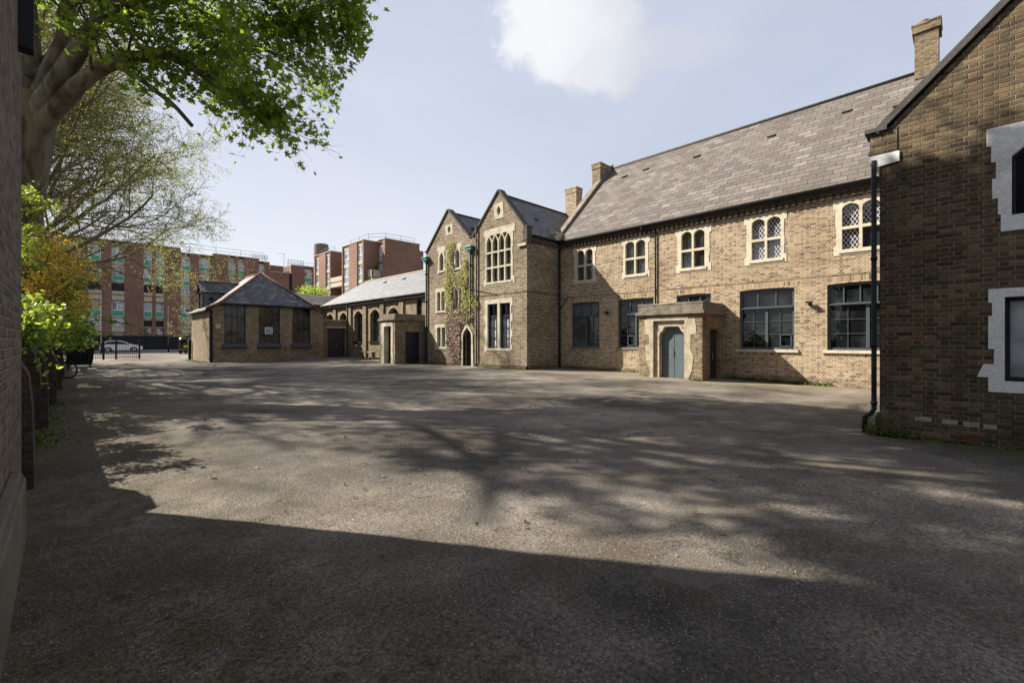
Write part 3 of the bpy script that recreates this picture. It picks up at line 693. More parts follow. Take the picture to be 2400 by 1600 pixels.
# doorway
mb = MB()
mb.plate(fg, [(20.05, .05), (20.23, .05), (20.23, 1.9), (20.3, 2.1), (20.625, 2.42), (20.95, 2.1), (21.02, 1.9), (21.02, .05), (21.26, .05), (21.24, .55), (21.12, .6), (21.14, 2.0), (20.98, 2.25), (20.625, 2.66), (20.27, 2.25), (20.1, 2.0)], (), .06, -.12)
mb.build('door_surround', M['stone_gable'], tg)
mb = MB(); mb.fb(fg, 20.1, 21.15, -.27, -.29, .0, 2.6); mb.build('door', M['door_dark'], tg)
def hopper_pipe(y, x, zt, zb, r=.055, hop=True, mat='green_iron', parent=None):
    mb = MB(); mb.tube([(x, y, zt), (x, y, zb+.1), (x-.08, y, zb)], r, 8)
    z = zt-.9
    while z > zb+.3: mb.tube([(x, y, z), (x, y, z+.07)], r*1.35, 8); z -= 1.8
    dp = mb.build('downpipe', M[mat], parent, smooth=True)
    if hop:
        mb = MB(); mb.bx(x-.16, x+.1, y-.24, y+.24, zt-.02, zt+.22); mb.bx(x-.2, x+.1, y-.3, y+.3, zt+.14, zt+.22)
        mb.bx(x-.1, x+.08, y-.12, y+.12, zt-.14, zt-.02); mb.build('rainwater_hopper', M['hopper'], dp, bevel=.015)
hopper_pipe(24.75, GX-.09, 6.8, .2, .06, True, 'green_iron', tg)
hopper_pipe(20.27, GX-.09, 6.85, 2.65, .06, True, 'green_iron', tg)
hopper_pipe(19.74, GX-.08, 8.2, .2, .045, False, 'black', tg)
mb = MB(); mb.tube([(GX-.01, 20.9, 4.7), (GX-.2, 20.9, 4.92), (14.9, 20.9, 6.92)], [.045, .035, .02], 8); mb.lathe((14.88, 20.9, 6.9), [(.01, 0), (.04, .04), (.01, .08)], 8)
fpole = mb.build('flagpole', M['white'], None, smooth=True); tag(fpole, 'bare pale flagpole slanting out from the ivy covered gable wall', 'flagpole')
mb = MB(); mb.fb(fg, 16.9, 17.0, .03, 0, .0, .01)

# ================================================================== LOW WING
WX = 17.4; fw = FX(WX)
wing = thing('arched_wing', (WX, 34, 0), 'low brown brick wing with round arched windows under a pale grey slate roof', 'wing')
arcs = [(40.6, 42.1), (37.8, 39.3), (34.9, 36.5), (32.1, 33.7), (29.3, 30.9)]
hs = [arch(a, b, 1.55, 3.62, .45) for a, b in arcs]+[rect(26.34, 27.0, 2.2, 4.5)]
mb = MB(); mb.plate(fw, rect(24.95, 42.6, -.4, 4.62), hs, 0, -.45)
mb.plate(FY(42.3), [(WX+.451, -.4), (25, -.4), (25, 4.62), (21.5, 7.1), (WX+.451, 4.9)], (), 0, -.3)
mb.build('wall', M['brick_far'], wing)
for c in (40.17, 37.15, 34.46, 31.64, 28.84, 25.22): mb = MB(); mb.fb(fw, c-.27, c+.27, .13, -.02, -.3, 4.5); mb.build('pilaster', M['brick_far'], wing)
for a, b in arcs:
    mb = MB()
    n = 10; r = .22
    o = [(a+(b-a)*i/n, 3.62+.45*(1-(2*i/n-1)**2)) for i in range(n+1)]
    o += [(b+r+(a-r-b-r)*i/n, 3.62+(.45+r)*(1-(2*i/n-1)**2)) for i in range(n+1)]
    mb.plate(fw, o, (), .03, -.02); mb.build('brick_arch', M['soldier_dark'], wing)
mb = MB(); mb.slab([(17.12, 24.6, 4.88), (17.12, 42.75, 4.88), (21.5, 42.75, 7.5), (21.5, 24.6, 7.5)], .1)
mb.slab([(21.5, 24.6, 7.5), (21.5, 42.75, 7.5), (25.9, 42.75, 4.86), (25.9, 24.6, 4.86)], .1)
rf = mb.build('roof', M['slate_wing'], wing)
mb = MB(); mb.tube([(21.5, 24.6, 7.52), (21.5, 42.75, 7.52)], .07, 6); mb.build('ridge', M['concrete'], rf)
for yy in (26.8, 30.0, 33.4, 36.6):
    mb = MB(); x = 20.3; z = 4.88+(x-17.12)*.598
    mb.slab([(x-.12, yy-.16, z+.03), (x-.12, yy+.16, z+.03), (x+.12, yy+.16, z+.15), (x+.12, yy-.16, z+.15)], .05); mb.build('roof_vent', M['coping'], rf)
mb = MB(); mb.tube([(17.05, 24.95, 4.82), (17.05, 42.7, 4.82)], .07, 6); mb.fb(fw, 24.95, 42.6, .14, -.02, 4.55, 4.7); mb.build('gutter', M['black'], wing)
for k, (a, b) in enumerate(arcs):
    mb = MB(); mb.plate(fw, arch(a, b, 1.57, 3.62, .44), [rect(a+.1, b-.1, 1.66, 3.1), arch(a+.1, b-.1, 3.2, 3.58, .36)], -.34, -.42)
    bars(mb, fw, a+.1, b-.1, 1.66, 3.1, 3, 3, .025, -.35, -.4); bars(mb, fw, a+.1, b-.1, 3.2, 3.9, 3, 1, .025, -.35, -.4)
    w = mb.build('window', M['frame_dark'], wing)
    mb = MB(); mb.plate(fw, arch(a+.02, b-.02, 1.58, 3.62, .42), (), -.385, -.39); mb.build('pane', M['glass_curtain'], w)
    mb = MB(); mb.fb(fw, a-.08, b+.08, .1, -.35, 1.43, 1.56); mb.build('sill', M['frame_dark'], w)
mb = MB(); mb.plate(fw, rect(26.34, 27.0, 2.2, 4.5), [rect(26.4, 26.94, 2.3, 4.44)], -.1, -.18); bars(mb, fw, 26.4, 26.94, 2.3, 4.44, 2, 4, .025, -.11, -.16)
w = mb.build('window', M['frame_dark'], wing); mb = MB(); mb.fb(fw, 26.36, 26.98, -.15, -.16, 2.2, 4.48); mb.build('pane', M['glass'], w)
mb = MB(); mb.tube([(WX-.17, 37.45, 4.8), (WX-.17, 37.45, .2)], .05, 8); mb.build('downpipe', M['black'], wing, smooth=True)
mb = MB(); mb.fb(fw, 35.98, 36.25, .02, 0, 1.15, 1.35); mb.build('notice', M['white'], wing)
# bench
bn = thing('bench', (16.95, 33.3, .18), 'simple wooden bench against the wall of the arched wing', 'bench')
mb = MB(); mb.bx(16.75, 17.1, 32.2, 34.4, .7, .76); mb.build('seat', M['wood'], bn, bevel=.01)
for yy in (32.25, 34.2):
    mb = MB(); mb.bx(16.8, 17.08, yy, yy+.12, .1, .7); mb.build('leg', M['stone_dark'], bn)
# ---- porch 2
p2 = thing('entrance_porch', (16.1, 26.5, .1), 'smaller sooty porch with flat stone parapet and black side door beside the ivy gable', 'porch')
f2 = FX(14.9); f2s = FY(25.58)
mb = MB(); mb.plate(f2, rect(25.58, 27.5, -.3, 2.92), [rect(26.0, 27.0, .13, 2.6)], 0, -.3)
mb.plate(f2s, rect(15.2, WX-.01, -.3, 2.92), [rect(15.65, 16.74, .1, 2.2)], 0, -.3); mb.bx(15.2, WX-.14, 27.2, 27.5, -.3, 2.92)
mb.build('wall', M['brick_far'], p2)
mb = MB(); mb.bx(14.78, WX-.01, 25.46, 27.62, 2.92, 3.05); mb.bx(14.88, WX-.01, 25.55, 27.53, 3.05, 3.34); mb.build('parapet', M['stone_dark'], p2, bevel=.012)
mb = MB(); mb.plate(f2, [(25.72, .1), (25.85, 1.0), (25.8, 2.3), (25.85, 2.8), (27.25, 2.82), (27.3, 2.3), (27.22, .9), (27.35, .1), (26.95, .12), (26.95, 2.55), (26.07, 2.55), (26.07, .12)], (), .02, -.32)
mb.build('door_surround', M['stone_gable'], p2)
mb = MB(); mb.fb(f2, 26.07, 26.95, -.4, -.45, .1, 2.6); mb.fb(f2, 26.3, 26.75, -.36, -.41, .3, 2.3); mb.build('inner_door', M['door_dark'], p2)
mb = MB(); mb.fb(f2s, 15.45, 16.9, .006, -.1, 2.21, 2.45); mb.build('brick_arch', M['soldier_dark'], p2)
door_parts(p2, f2s, 15.63, 16.76, .08, 2.2, 'door_dark', -.08, 1)
mb = MB(); mb.tube([(17.15, 25.5, 2.9), (17.15, 25.5, .2)], .05, 8); mb.build('downpipe', M['black'], p2, smooth=True)

# ================================================================== SLATE HIPPED BUILDING + ANNEX
fa = thing('hipped_classroom', (10.8, 39, .1), 'single storey brick classroom with slate hipped roof, red hip tiles and three tall dark windows', 'classroom')
fy = FY(36.1)
ws = [(7.84, 9.16), (10.0, 11.43), (12.3, 13.65)]
mb = MB(); mb.plate(fy, [(6.97, -.4), (14.66, -.4), (14.66, 3.7), (13.9, 4.18), (7.6, 4.18), (6.97, 3.68)], [rect(a, b, 1.43, 4.12) for a, b in ws], 0, -.3)
mb.bx(6.97, 7.27, 36.4, 42, -.4, 3.66); mb.bx(14.36, 14.66, 36.4, 42, -.4, 3.7)
mb.plate(FY(42), [(7.0, -.4), (14.6, -.4), (14.6, 3.6), (10.75, 6.6), (7.0, 3.6)], (), 0, -.3)
mb.build('wall', M['brick_far'], fa)
mb = MB()
y0, y1 = 35.93, 42.35
A = (10.75, 38.4, 6.82)
mb.slab([(7.6, y0, 4.22), (13.9, y0, 4.22), A], .1)
mb.slab([(7.6, y0, 4.22), A, (10.75, y1, 6.82), (7.6, y1, 4.22)], .1)
mb.slab([(6.72, y0+.1, 3.7), (7.6, y0, 4.22), (7.6, y1, 4.22), (6.72, y1, 3.7)], .08)
mb.slab([(13.9, y0, 4.22), (13.9, y1, 4.22), (10.75, y1, 6.82), A], .1)
mb.slab([(13.9, y0, 4.22), (14.85, y0+.1, 3.68), (14.85, y1, 3.68), (13.9, y1, 4.22)], .08)
rf = mb.build('roof', M['slate_far'], fa)
mb = MB(); mb.tube([(6.75, y0+.05, 3.78), (7.6, y0, 4.25), A], .085, 8); mb.tube([A, (13.9, y0, 4.25)], .085, 8); mb.tube([A, (10.75, y1, 6.86)], .09, 8)
mb.build('hip_tiles', M['hip_tile'], rf, smooth=True)
mb = MB(); mb.fb(fy, 7.3, 14.0, .17, -.02, 4.08, 4.17); mb.tube([(6.72, 36.0, 3.64), (6.72, 42.2, 3.64)], .06, 6); mb.build('gutter', M['black'], fa)
mb = MB(); mb.fb(fy, 6.99, 7.16, .07, .0, .0, 3.72); mb.build('downpipe', M['black'], fa)
for k, (a, b) in enumerate(ws):
    mb = MB(); hl = [rect(a+.05, b-.05, 1.5, 3.28), rect(a+.05, b-.05, 3.38, 4.08)]
    mb.plate(fy, rect(a, b, 1.43, 4.12), hl, -.1, -.18)
    bars(mb, fy, a+.05, b-.05, 1.5, 3.28, 3, 3 if k != 1 else 2, .025, -.11, -.16); bars(mb, fy, a+.05, b-.05, 3.38, 4.08, 3, 1, .025, -.11, -.16)
    if k == 1: mb.fb(fy, a+.05, b-.05, -.1, -.17, 2.1, 2.65)
    w = mb.build('window', M['frame_dark'], fa)
    mb = MB(); mb.fb(fy, a+.01, b-.01, -.15, -.155, 1.45, 4.1); mb.build('pane', M['glass_curtain' if k == 0 else 'glass'], w)
    mb = MB(); mb.plate(FX(0), [(36.1-.16, 1.1), (36.2, 1.1), (36.2, 1.42), (36.0, 1.42), (36.1-.16, 1.2)], (), -(b+.08), -(a-.08)); mb.build('sill', M['frame_dark'], w)
    if k == 1:
        mb = MB(); mb.fb(fy, 10.42, 10.92, -.03, -.09, 2.12, 2.6); mb.fb(fy, 10.46, 10.88, -.02, -.05, 2.16, 2.56, 1); mb.build('notice', [M['white'], M['panel_blue']], w)
mb = MB(); mb.fb(fy, 7.34, 7.62, .03, 0, 2.46, 2.75); mb.build('plaque', M['stone'], fa)
# dormer
mb = MB(); mb.bx(7.35, 9.6, 40.0, 41.4, 3.95, 5.32); dm = mb.build('dormer', M['lead'], fa)
mb = MB(); mb.slab([(7.15, 39.8, 5.25), (10.1, 39.8, 5.25), (10.1, 40.7, 6.08), (7.15, 40.7, 6.08)], .06)
mb.slab([(7.15, 41.6, 5.25), (10.1, 41.6, 5.25), (10.1, 40.7, 6.08), (7.15, 40.7, 6.08)], .06); mb.build('dormer_roof', M['slate_far'], dm)
mb = MB(); mb.tube([(7.12, 40.7, 6.1), (10.1, 40.7, 6.1)], .06, 6); mb.build('dormer_ridge', M['hip_tile'], dm)
mb = MB(); mb.plate(FX(7.35), [(40.0, 3.98), (41.4, 3.98), (41.4, 5.3), (40.7, 6.0), (40.0, 5.3)], [rect(40.12, 41.28, 4.1, 5.2)], .05, -.02); mb.build('dormer_frame', M['green_iron'], dm)
mb = MB(); mb.fb(FX(7.35), 40.1, 41.3, .01, 0, 4.05, 5.25); mb.build('pane', M['glass_up'], dm)
mb = MB(); mb.tube([(7.85, 39.99, 4.75), (7.85, 39.9, 4.75)], .13, 12); mb.build('extract_vent', M['black'], dm)
# annex
an = thing('link_annex', (16, 37.7, .2), 'small flat topped brick annex with black double doors between classroom and wing', 'annex')
fn = FY(37.5)
mb = MB(); mb.plate(fn, rect(14.67, WX-.14, -.3, 3.3), [rect(15.56, 17.06, .19, 2.68)], 0, -.3); mb.build('wall', M['brick_far'], an)
mb = MB(); mb.fb(fn, 14.67, WX-.13, .06, -.36, 3.3, 3.38); mb.fb(fn, 15.4, 17.2, .03, -.1, 2.69, 2.82); mb.build('coping', M['concrete'], an)
door_parts(an, fn, 15.54, 17.08, .15, 2.69, 'door_dark', -.1, 2, (16.3, 1.2))
# tiled building behind
tb = thing('tiled_building', (17, 43, .2), 'low building with dark tiled roof behind the annex', 'building')
mb = MB(); mb.bx(14.0, 19.9, 43.2, 46.8, -.3, 4.9); mb.build('wall', M['brick_red2'], tb)
mb = MB(); mb.slab([(13.6, 42.9, 5.0), (20.0, 42.9, 5.0), (20.0, 45, 6.15), (13.6, 45, 6.15)], .1); mb.slab([(13.6, 45, 6.15), (20.0, 45, 6.15), (20.0, 47.1, 5.0), (13.6, 47.1, 5.0)], .1)
mb.build('roof', M['tile_dark'], tb)

# ================================================================== NEAR RIGHT GABLE
NX = 10.0; fr_ = FX(NX)
ng = thing('near_gable_building', (NX, -2, 0), 'sooty brick gable end with white painted stone windows, nearest building at the right edge', 'building')
pk = -2.55
def vz(y): return 5.2+(1.08-y)*.98 if y > pk else 5.2+(y-(2*pk-1.08))*.98
hs = [arch(-1.6, -.42, 3.44, 4.36, .3), rect(-1.6, -.36, .98, 2.28)]
mb = MB(); mb.plate(fr_, [(1.08, -.5), (1.08, 5.12), (pk, vz(pk)-.1), (2*pk-1.08, 5.12), (2*pk-1.08, -.5)], hs, 0, -.35)
mb.fb(fr_, .85, 1.21, .015, -.36, 4.8, 5.19)
mb.bx(NX+.351, HX-.13, .73, 1.08, -.5, 4.95)
mb.bx(NX+.351, 19.4, 2*pk-1.08, 2*pk-.73, -.5, 5)
mb.build('wall', M['brick_near'], ng)
mb = MB(); mb.fb(fr_, -6.2, 1.13, .07, -.02, -.4, .3); mb.fb(fr_, -6.2, 1.11, .04, -.02, .3, .38); mb.bx(NX+.02, 19, 1.08, 1.13, -.4, .3); mb.build('plinth', M['brick_near'], ng)
for a, b_, z in ((.42, .62, .3), (.12, .3, .29), (-.12, .06, .28), (-.3, -.16, .27)): mb = MB(); mb.fb(fr_, a, b_, .077, .03, z, z+.062); mb.build('pale_brick', M['stone_worn'], ng)
mb = MB(); cop(mb, fr_, (1.1, 5.16), (pk, vz(pk)-.06), .1, .06, -.4); cop(mb, fr_, (2*pk-1.1, 5.16), (pk, vz(pk)-.06), .1, .06, -.4)
mb.fb(fr_, .98, 1.28, .07, -.4, 5.2, 5.27); mb.build('coping', M['coping'], ng)
mb = MB(); mb.plate(fr_, [(.82, 4.63), (1.1, 4.6), (1.23, 4.7), (1.23, 4.8), (.82, 4.8)], (), .03, -.2); mb.build('corbel', M['stone_pale'], ng)
mb = MB()
mb.slab([(NX+.36, 1.3, 5.0), (24.5, 1.3, 5.0), (24.5, pk, vz(pk)-.25), (NX+.36, pk, vz(pk)-.25)], .1)
mb.slab([(NX+.36, 2*pk-1.3, 5.0), (24.5, 2*pk-1.3, 5.0), (24.5, pk, vz(pk)-.25), (NX+.36, pk, vz(pk)-.25)], .1)
mb.build('roof', M['slate_hall'], ng)
mb = MB(); mb.plate(fr_, [(-.34, 3.24), (-.34, 3.5), (-.31, 3.5), (-.31, 3.75), (-.25, 3.75), (-.25, 4.05), (-.29, 4.05), (-.29, 4.3), (-.24, 4.3), (-.24, 4.55), (-.19, 4.55), (-.19, 4.82), (-1.8, 4.82), (-1.8, 3.24)], [arch(-1.57, -.45, 3.47, 4.35, .28)], .012, -.2)
w = mb.build('window', M['stone_pale'], ng)
mb = MB(); mb.plate(fr_, arch(-1.6, -.44, 3.44, 4.36, .3), [arch(-1.53, -.5, 3.5, 4.33, .27)], -.1, -.17); mb.build('frame', M['frame_dark'], w)
mb = MB(); mb.plate(fr_, arch(-1.58, -.45, 3.46, 4.36, .28), (), -.14, -.15); mb.build('pane', M['glass'], w)
mb = MB(); mb.plate(fr_, [(-.21, .83), (-.21, 1.05), (-.09, 1.05), (-.16, 1.25), (-.27, 1.25), (-.27, 1.48), (-.21, 1.48), (-.21, 1.98), (-.25, 1.98), (-.25, 2.18), (-.21, 2.18), (-.21, 2.39), (-1.8, 2.39), (-1.8, .83)], [rect(-1.57, -.38, 1.0, 2.26)], .012, -.2)
w = mb.build('window', M['stone_pale'], ng)
mb = MB(); mb.plate(fr_, rect(-1.6, -.36, .98, 2.28), [rect(-1.53, -.44, 1.06, 2.2)], -.1, -.17); mb.build('frame', M['frame_dark'], w)
mb = MB(); mb.fb(fr_, -1.58, -.37, -.14, -.15, 1.0, 2.26); mb.build('pane', M['glass_blind'], w)
mb = MB(); mb.fb(fr_, -1.62, -.34, -.02, -.12, .93, 1.0); mb.build('sill', M['stone_pale'], w)
mb = MB(); mb.plate(fr_, rect(-.15, .07, .03, .16), [rect(-.14+i*.0228, -.126+i*.0228, .045+j*.0225, .06+j*.0225) for i in range(9) for j in range(5)], .078, .05); mb.build('air_brick', M['airbrick'], ng)
x, y = NX-.02, 1.155
mb = MB(); mb.tube([(x, y, 4.72), (x, y, .42), (x-.01, y+.06, .32), (x-.03, y+.12, .28), (x-.03, y+.13, .02)], .038, 12)
for z in (3.0, 1.5, .5): mb.tube([(x, y, z), (x, y, z+.06)], .048, 12)
mb.build('downpipe', M['black'], ng, smooth=True)

# ================================================================== LEFT BUILDING AND LOW WALL
lb = thing('left_building', (-4, 0, 0), 'tall dark brick building filling the left edge beside the camera', 'building')
mb = MB(); mb.bx(-8, -.3, -10, 6.6, -.4, 9.3); mb.build('wall', M['brick_left'], lb)
mb = MB(); mb.plate(FY(5.2), [(-.31, -.4), (-.205, -.4), (-.215, .52), (-.24, .58), (-.31, .62)], (), 0, -.02)
mb.bx(-.3, -.21, -9.9, 5.2, -.4, .53); mb.bx(-.3, -.235, -9.9, 5.19, .53, .58)
mb.build('plinth', M['render'], lb, bevel=.02)
mb = MB(); mb.slab([(-.1, -10.2, 9.3), (-.1, 6.8, 9.3), (-4, 6.8, 12), (-4, -10.2, 12)], .12); mb.slab([(-8.3, -10.2, 9.2), (-8.3, 6.8, 9.2), (-4, 6.8, 12), (-4, -10.2, 12)], .12); mb.build('roof', M['slate_dark'], lb)
mb = MB(); mb.bx(-.3, -.2, 6.1, 6.25, 4.3, 9.2); mb.build('downpipe', M['black'], lb)
lw = thing('low_wall', (-.8, 20, 0), 'old dark brick boundary wall with sloping buttresses, overgrown with shrubs on the left', 'wall')
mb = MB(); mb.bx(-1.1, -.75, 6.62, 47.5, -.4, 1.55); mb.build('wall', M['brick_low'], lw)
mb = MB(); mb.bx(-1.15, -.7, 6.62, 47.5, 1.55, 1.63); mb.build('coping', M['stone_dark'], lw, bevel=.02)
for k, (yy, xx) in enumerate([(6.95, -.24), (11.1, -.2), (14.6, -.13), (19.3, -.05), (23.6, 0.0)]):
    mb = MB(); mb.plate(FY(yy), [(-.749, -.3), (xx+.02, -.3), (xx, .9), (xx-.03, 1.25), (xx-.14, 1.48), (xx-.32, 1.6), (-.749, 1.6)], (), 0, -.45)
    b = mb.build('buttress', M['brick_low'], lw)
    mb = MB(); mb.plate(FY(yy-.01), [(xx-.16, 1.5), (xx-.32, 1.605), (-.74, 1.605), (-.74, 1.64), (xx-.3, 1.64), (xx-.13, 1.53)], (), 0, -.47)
    mb.build('cap', M['coping'], b)

# ================================================================== APARTMENT BLOCKS
def flat_window(parent, fr, a0, a1, z0, z1, panel=None, pz=.42, split=True, mat='white', bay=-.25):
    """white framed window with an optional coloured panel below"""
    zp = z0+(z1-z0)*pz if panel else z0
    mb = MB(); c = a0+(a1-a0)*.45
    hs = [rect(a0+.06, c-.03, zp+.05, z1-.06), rect(c+.03, a1-.06, zp+.05, z1-.06)] if split else [rect(a0+.06, a1-.06, zp+.05, z1-.06)]
    if panel: hs.append(rect(a0+.06, a1-.06, z0+.06, zp-.03))
    mb.plate(fr, rect(a0, a1, z0, z1), hs, bay+.06, bay-.04)
    if split: mb.fb(fr, c+.03, a1-.06, bay+.05, bay-.03, zp+(z1-zp)*.62, zp+(z1-zp)*.62+.06)
    w = mb.build('window', M[mat], parent)
    mb = MB(); mb.fb(fr, a0+.03, a1-.03, bay+.01, bay-.01, zp, z1-.03); mb.build('pane', M['glass_flat'], w)
    if panel: mb = MB(); mb.fb(fr, a0+.03, a1-.03, bay+.03, bay, z0+.03, zp-.001); mb.build('panel', M[panel], w)
b1 = thing('apartment_block', (12, 90, .1), 'long brown brick apartment block with green window panels and black base, behind the street', 'apartment block')
f1 = FY(84)
bays = [(-13, -11.7, 1), (-10.6, -9.3, 1), (-7.8, -6.9, 2), (-6.4, -5.5, 2), (-3.6, -2.3, 1), (-1.2, .1, 1), (2.3, 3.6, 1), (4.72, 6.05, 1), (8.2, 9.15, 2), (9.58, 10.5, 2), (12.6, 13.72, 3), (14.92, 16.26, 3), (18.82, 19.74, 3), (20.2, 21.08, 3), (23.3, 24.16, 3), (30.75, 32.1, 4)]
tops = {1: 15.5, 2: 15.5, 3: 15.0, 4: 14.8}
def top_at(x):
    if x < 12.55: return 15.6
    if x < 16.7: return 14.95
    if x < 23.3: return 15.35
    if x < 24.95: return 14.95
    if x < 28.4: return 13.45
    return 14.95
edges = [-30]
piers = []
prev = -30
for a, b, k in bays: piers.append((prev, a)); prev = b
piers.append((prev, 34))
mb = MB()
def pier(a, b):
    cuts = [c for c in (12.55, 16.7, 23.3, 24.95, 28.4) if a < c < b]
    xs = [a]+cuts+[b]
    for p, q in zip(xs, xs[1:]): mb.bx(p, q, 84, 92, 2.35, top_at((p+q)/2))
for a, b in piers: pier(a, b)
mb.bx(25.6, 27.8, 86, 89, 13.5, 14.9)
mb.build('wall', M['brick_red'], b1)
for a, b, k in bays: mb = MB(); mb.bx(a, b, 84.32, 92, 2.35, top_at((a+b)/2)-.25); mb.build('bay_backing', M['concrete'], b1)
mb = MB(); mb.bx(-30, 34, 84.1, 92, -.2, 2.35)
for i in range(28): mb.bx(-29+i*2.2, -28.9+i*2.2, 84.02, 84.12, .1, 2.3)
mb.build('ground_floor', M['black'], b1)
mb = MB()
x = -30
for xs_, xe, zt in ((-30, 12.55, 15.6), (12.55, 16.7, 14.95), (16.7, 23.3, 15.35), (23.3, 24.95, 14.95), (24.95, 28.4, 13.45), (28.4, 34, 14.95)):
    mb.bx(xs_-.02, xe+.02, 83.94, 92.1, zt, zt+.12)
mb.build('roof', M['concrete'], b1)
for a, b, k in bays:
    sp = b-a > 1
    if k in (1, 2):
        flat_window(b1, f1, a, b, 12.55, 14.55, 'panel_green', split=sp); flat_window(b1, f1, a, b, 10.05, 11.95, 'panel_green', split=sp)
        flat_window(b1, f1, a, b, 5.05, 7.1, 'panel_green', split=sp)
        if k == 1: flat_window(b1, f1, a, b, 3.75, 4.65)
        else: flat_window(b1, f1, a, b, 2.45, 3.5, split=False, mat='frame_dark')
        mb = MB(); mb.fb(f1, a, b, -.28, -.31, 8.65, 9.75); mb.build('balcony_shade', M['recess_shade'], b1)  # dark sheet, the balcony's shaded depth put into its colour
        if k == 2: mb = MB(); mb.fb(f1, a, b, -.28, -.31, 3.7, 4.6); mb.build('balcony_shade', M['recess_shade'], b1)
        mb = MB(); mb.fb(f1, a-.0, b, .05, -.2, 7.35, 8.0); mb.fb(f1, a, b, .05, -.2, 8.15, 8.6); mb.build('balcony', M['concrete'], b1)
        if k == 1: mb = MB(); mb.fb(f1, a, b, .05, -.2, 2.9, 3.6); mb.build('balcony', M['concrete'], b1)
    else:
        s = 0 if k == 3 else -.1
        flat_window(b1, f1, a, b, 12.35+s, 14.2+s, 'panel_green', split=sp); flat_window(b1, f1, a, b, 10.0+s, 11.8+s, 'panel_green', split=sp)
        flat_window(b1, f1, a, b, 8.5, 9.55, split=sp)
        mb = MB(); mb.fb(f1, a, b, .05, -.2, 7.35, 8.3); mb.build('balcony', M['concrete'], b1)
        flat_window(b1, f1, a, b, 5.1, 7.0, 'panel_green', split=sp); flat_window(b1, f1, a, b, 3.6, 4.6, split=sp)
mb = MB(); mb.fb(f1, 28.1, 28.6, .03, 0, 3, 13.4); mb.build('downpipe', M['black'], b1)
mb = MB(); mb.tube([(16.55, 83.9, 2.4), (16.55, 83.9, 15)], .07, 6); mb.build('downpipe', M['black'], b1)
def rail(mb, pts, z, h=.9, step=3.0):
    for p, q in zip(pts, pts[1:]):
        p = Vector((*p, z)); q = Vector((*q, z)); n = max(1, int((q-p).length/step))
        for dz in (h, h*.5): mb.tube([p+Vector((0, 0, dz)), q+Vector((0, 0, dz))], .025, 4)
        for i in range(n+1):
            c = p+(q-p)*i/n; mb.tube([c, c+Vector((0, 0, h))], .025, 4)
mb = MB(); rail(mb, [(-25, 85.5), (24.5, 85.5)], 15.6, 1.1, 3.5); rail(mb, [(25, 86), (34, 86)], 13.6, 1.0); rail(mb, [(28.5, 86.0), (34, 86)], 15.0, 1.0)
rail(mb, [(22.6, 85.2), (25, 85.2), (25, 86.5), (22.6, 86.5)], 15.4, .9, .45); rail(mb, [(28.4, 85.2), (31, 85.2), (31, 86.5)], 15.0, 1.1, .5)
mb.tube([(27.9, 86, 14.8), (27.9, 86, 17.2)], .03, 4); mb.tube([(26.6, 86, 17.1), (28.1, 86, 17.1)], .02, 4)
mb.build('roof_railing', M['lead'], b1)
b2 = thing('apartment_block', (31, 66, .1), 'stepped orange red brick flats with concrete balconies rising behind the pale slate roof', 'apartment block')
mb = MB()
Z2 = 15.5
f2x = FX(29.3)
for a, b in ((58.66, 59.0), (60.6, 63.1), (65.2, 65.46)): mb.bx(29.3, 36, a, b, -.2, Z2)
mb.bx(29.62, 36, 58.9, 65.3, -.2, Z2-.3)
for a, b in ((69.57, 69.86), (71.4, 74.05), (75.6, 76.1)): mb.bx(29.3, 34, a, b, -.2, Z2)
mb.bx(29.62, 34, 69.7, 76, -.2, Z2-.3)
mb.bx(31.6, 36, 65.4, 69.6, -.2, Z2-.1)
mb.bx(31.25, 36.8, 56.3, 57.0, -.2, 15.65); mb.bx(31.65, 36.8, 56.9, 58.7, -.2, 15.4); mb.bx(36.8, 38.2, 57.4, 62, -.2, 15.0)
mb.build('wall', M['brick_red2'], b2)
for q in ((29.25, 36.1, 58.6, 65.5, Z2, Z2+.1), (29.25, 34.1, 69.5, 76.15, Z2, Z2+.1), (31.2, 36.9, 56.25, 58.65, 15.65, 15.72)): mb = MB(); mb.bx(*q); mb.build('roof_edge', M['concrete'], b2)
for a, b in ((59.0, 60.6), (63.1, 65.2), (69.86, 71.4), (74.05, 75.6)):
    for z in (15.0, 12.36, 9.7, 7.0): mb = MB(); mb.bx(29.45, 29.62, a, b, z, z+.45); mb.build('concrete_band', M['concrete'], b2)
for a, b in ((59.0, 60.6), (63.15, 65.15), (69.9, 71.36), (74.1, 75.56)):
    for z in (12.7, 10.1, 7.45, 4.8): flat_window(b2, f2x, a+.05, b-.05, z, z+2.25, 'panel_blue', pz=.4)
flat_window(b2, FX(31.65), 57.1, 58.3, 12.75, 14.9, 'panel_blue', bay=.05); flat_window(b2, FX(31.65), 57.1, 58.3, 10.3, 12.3, None, bay=.05)
for z in (9.8, 4.3):
    mb = MB(); mb.bx(29.3, 29.42, 65.5, 69.5, z, z+.65); mb.bx(29.3, 29.42, 65.5, 69.5, z+.8, z+1.5); mb.bx(29.42, 31.6, 65.5, 69.5, z, z+.12); mb.build('balcony', M['concrete'], b2)
mb = MB(); mb.bx(31.5, 31.61, 65.5, 69.5, 7, 9.8); mb.build('balcony_shade', M['recess_shade'], b2)  # shade of the recess drawn as a dark panel
for z in (9.3,):
    mb = MB(); mb.bx(29.9, 30.02, 57.4, 58.6, z+1.1, z+2.1); mb.bx(29.9, 31.25, 57.4, 57.52, z+1.1, z+2.1); mb.bx(29.95, 31.25, 57.45, 58.6, z, z+1.0); mb.build('balcony', M['concrete'], b2)
mb = MB(); rail(mb, [(30.2, 64.5), (30.2, 58.9), (31.8, 57.0), (36.4, 57.0)], 15.6, .95, 2); mb.build('roof_railing', M['lead'], b2)
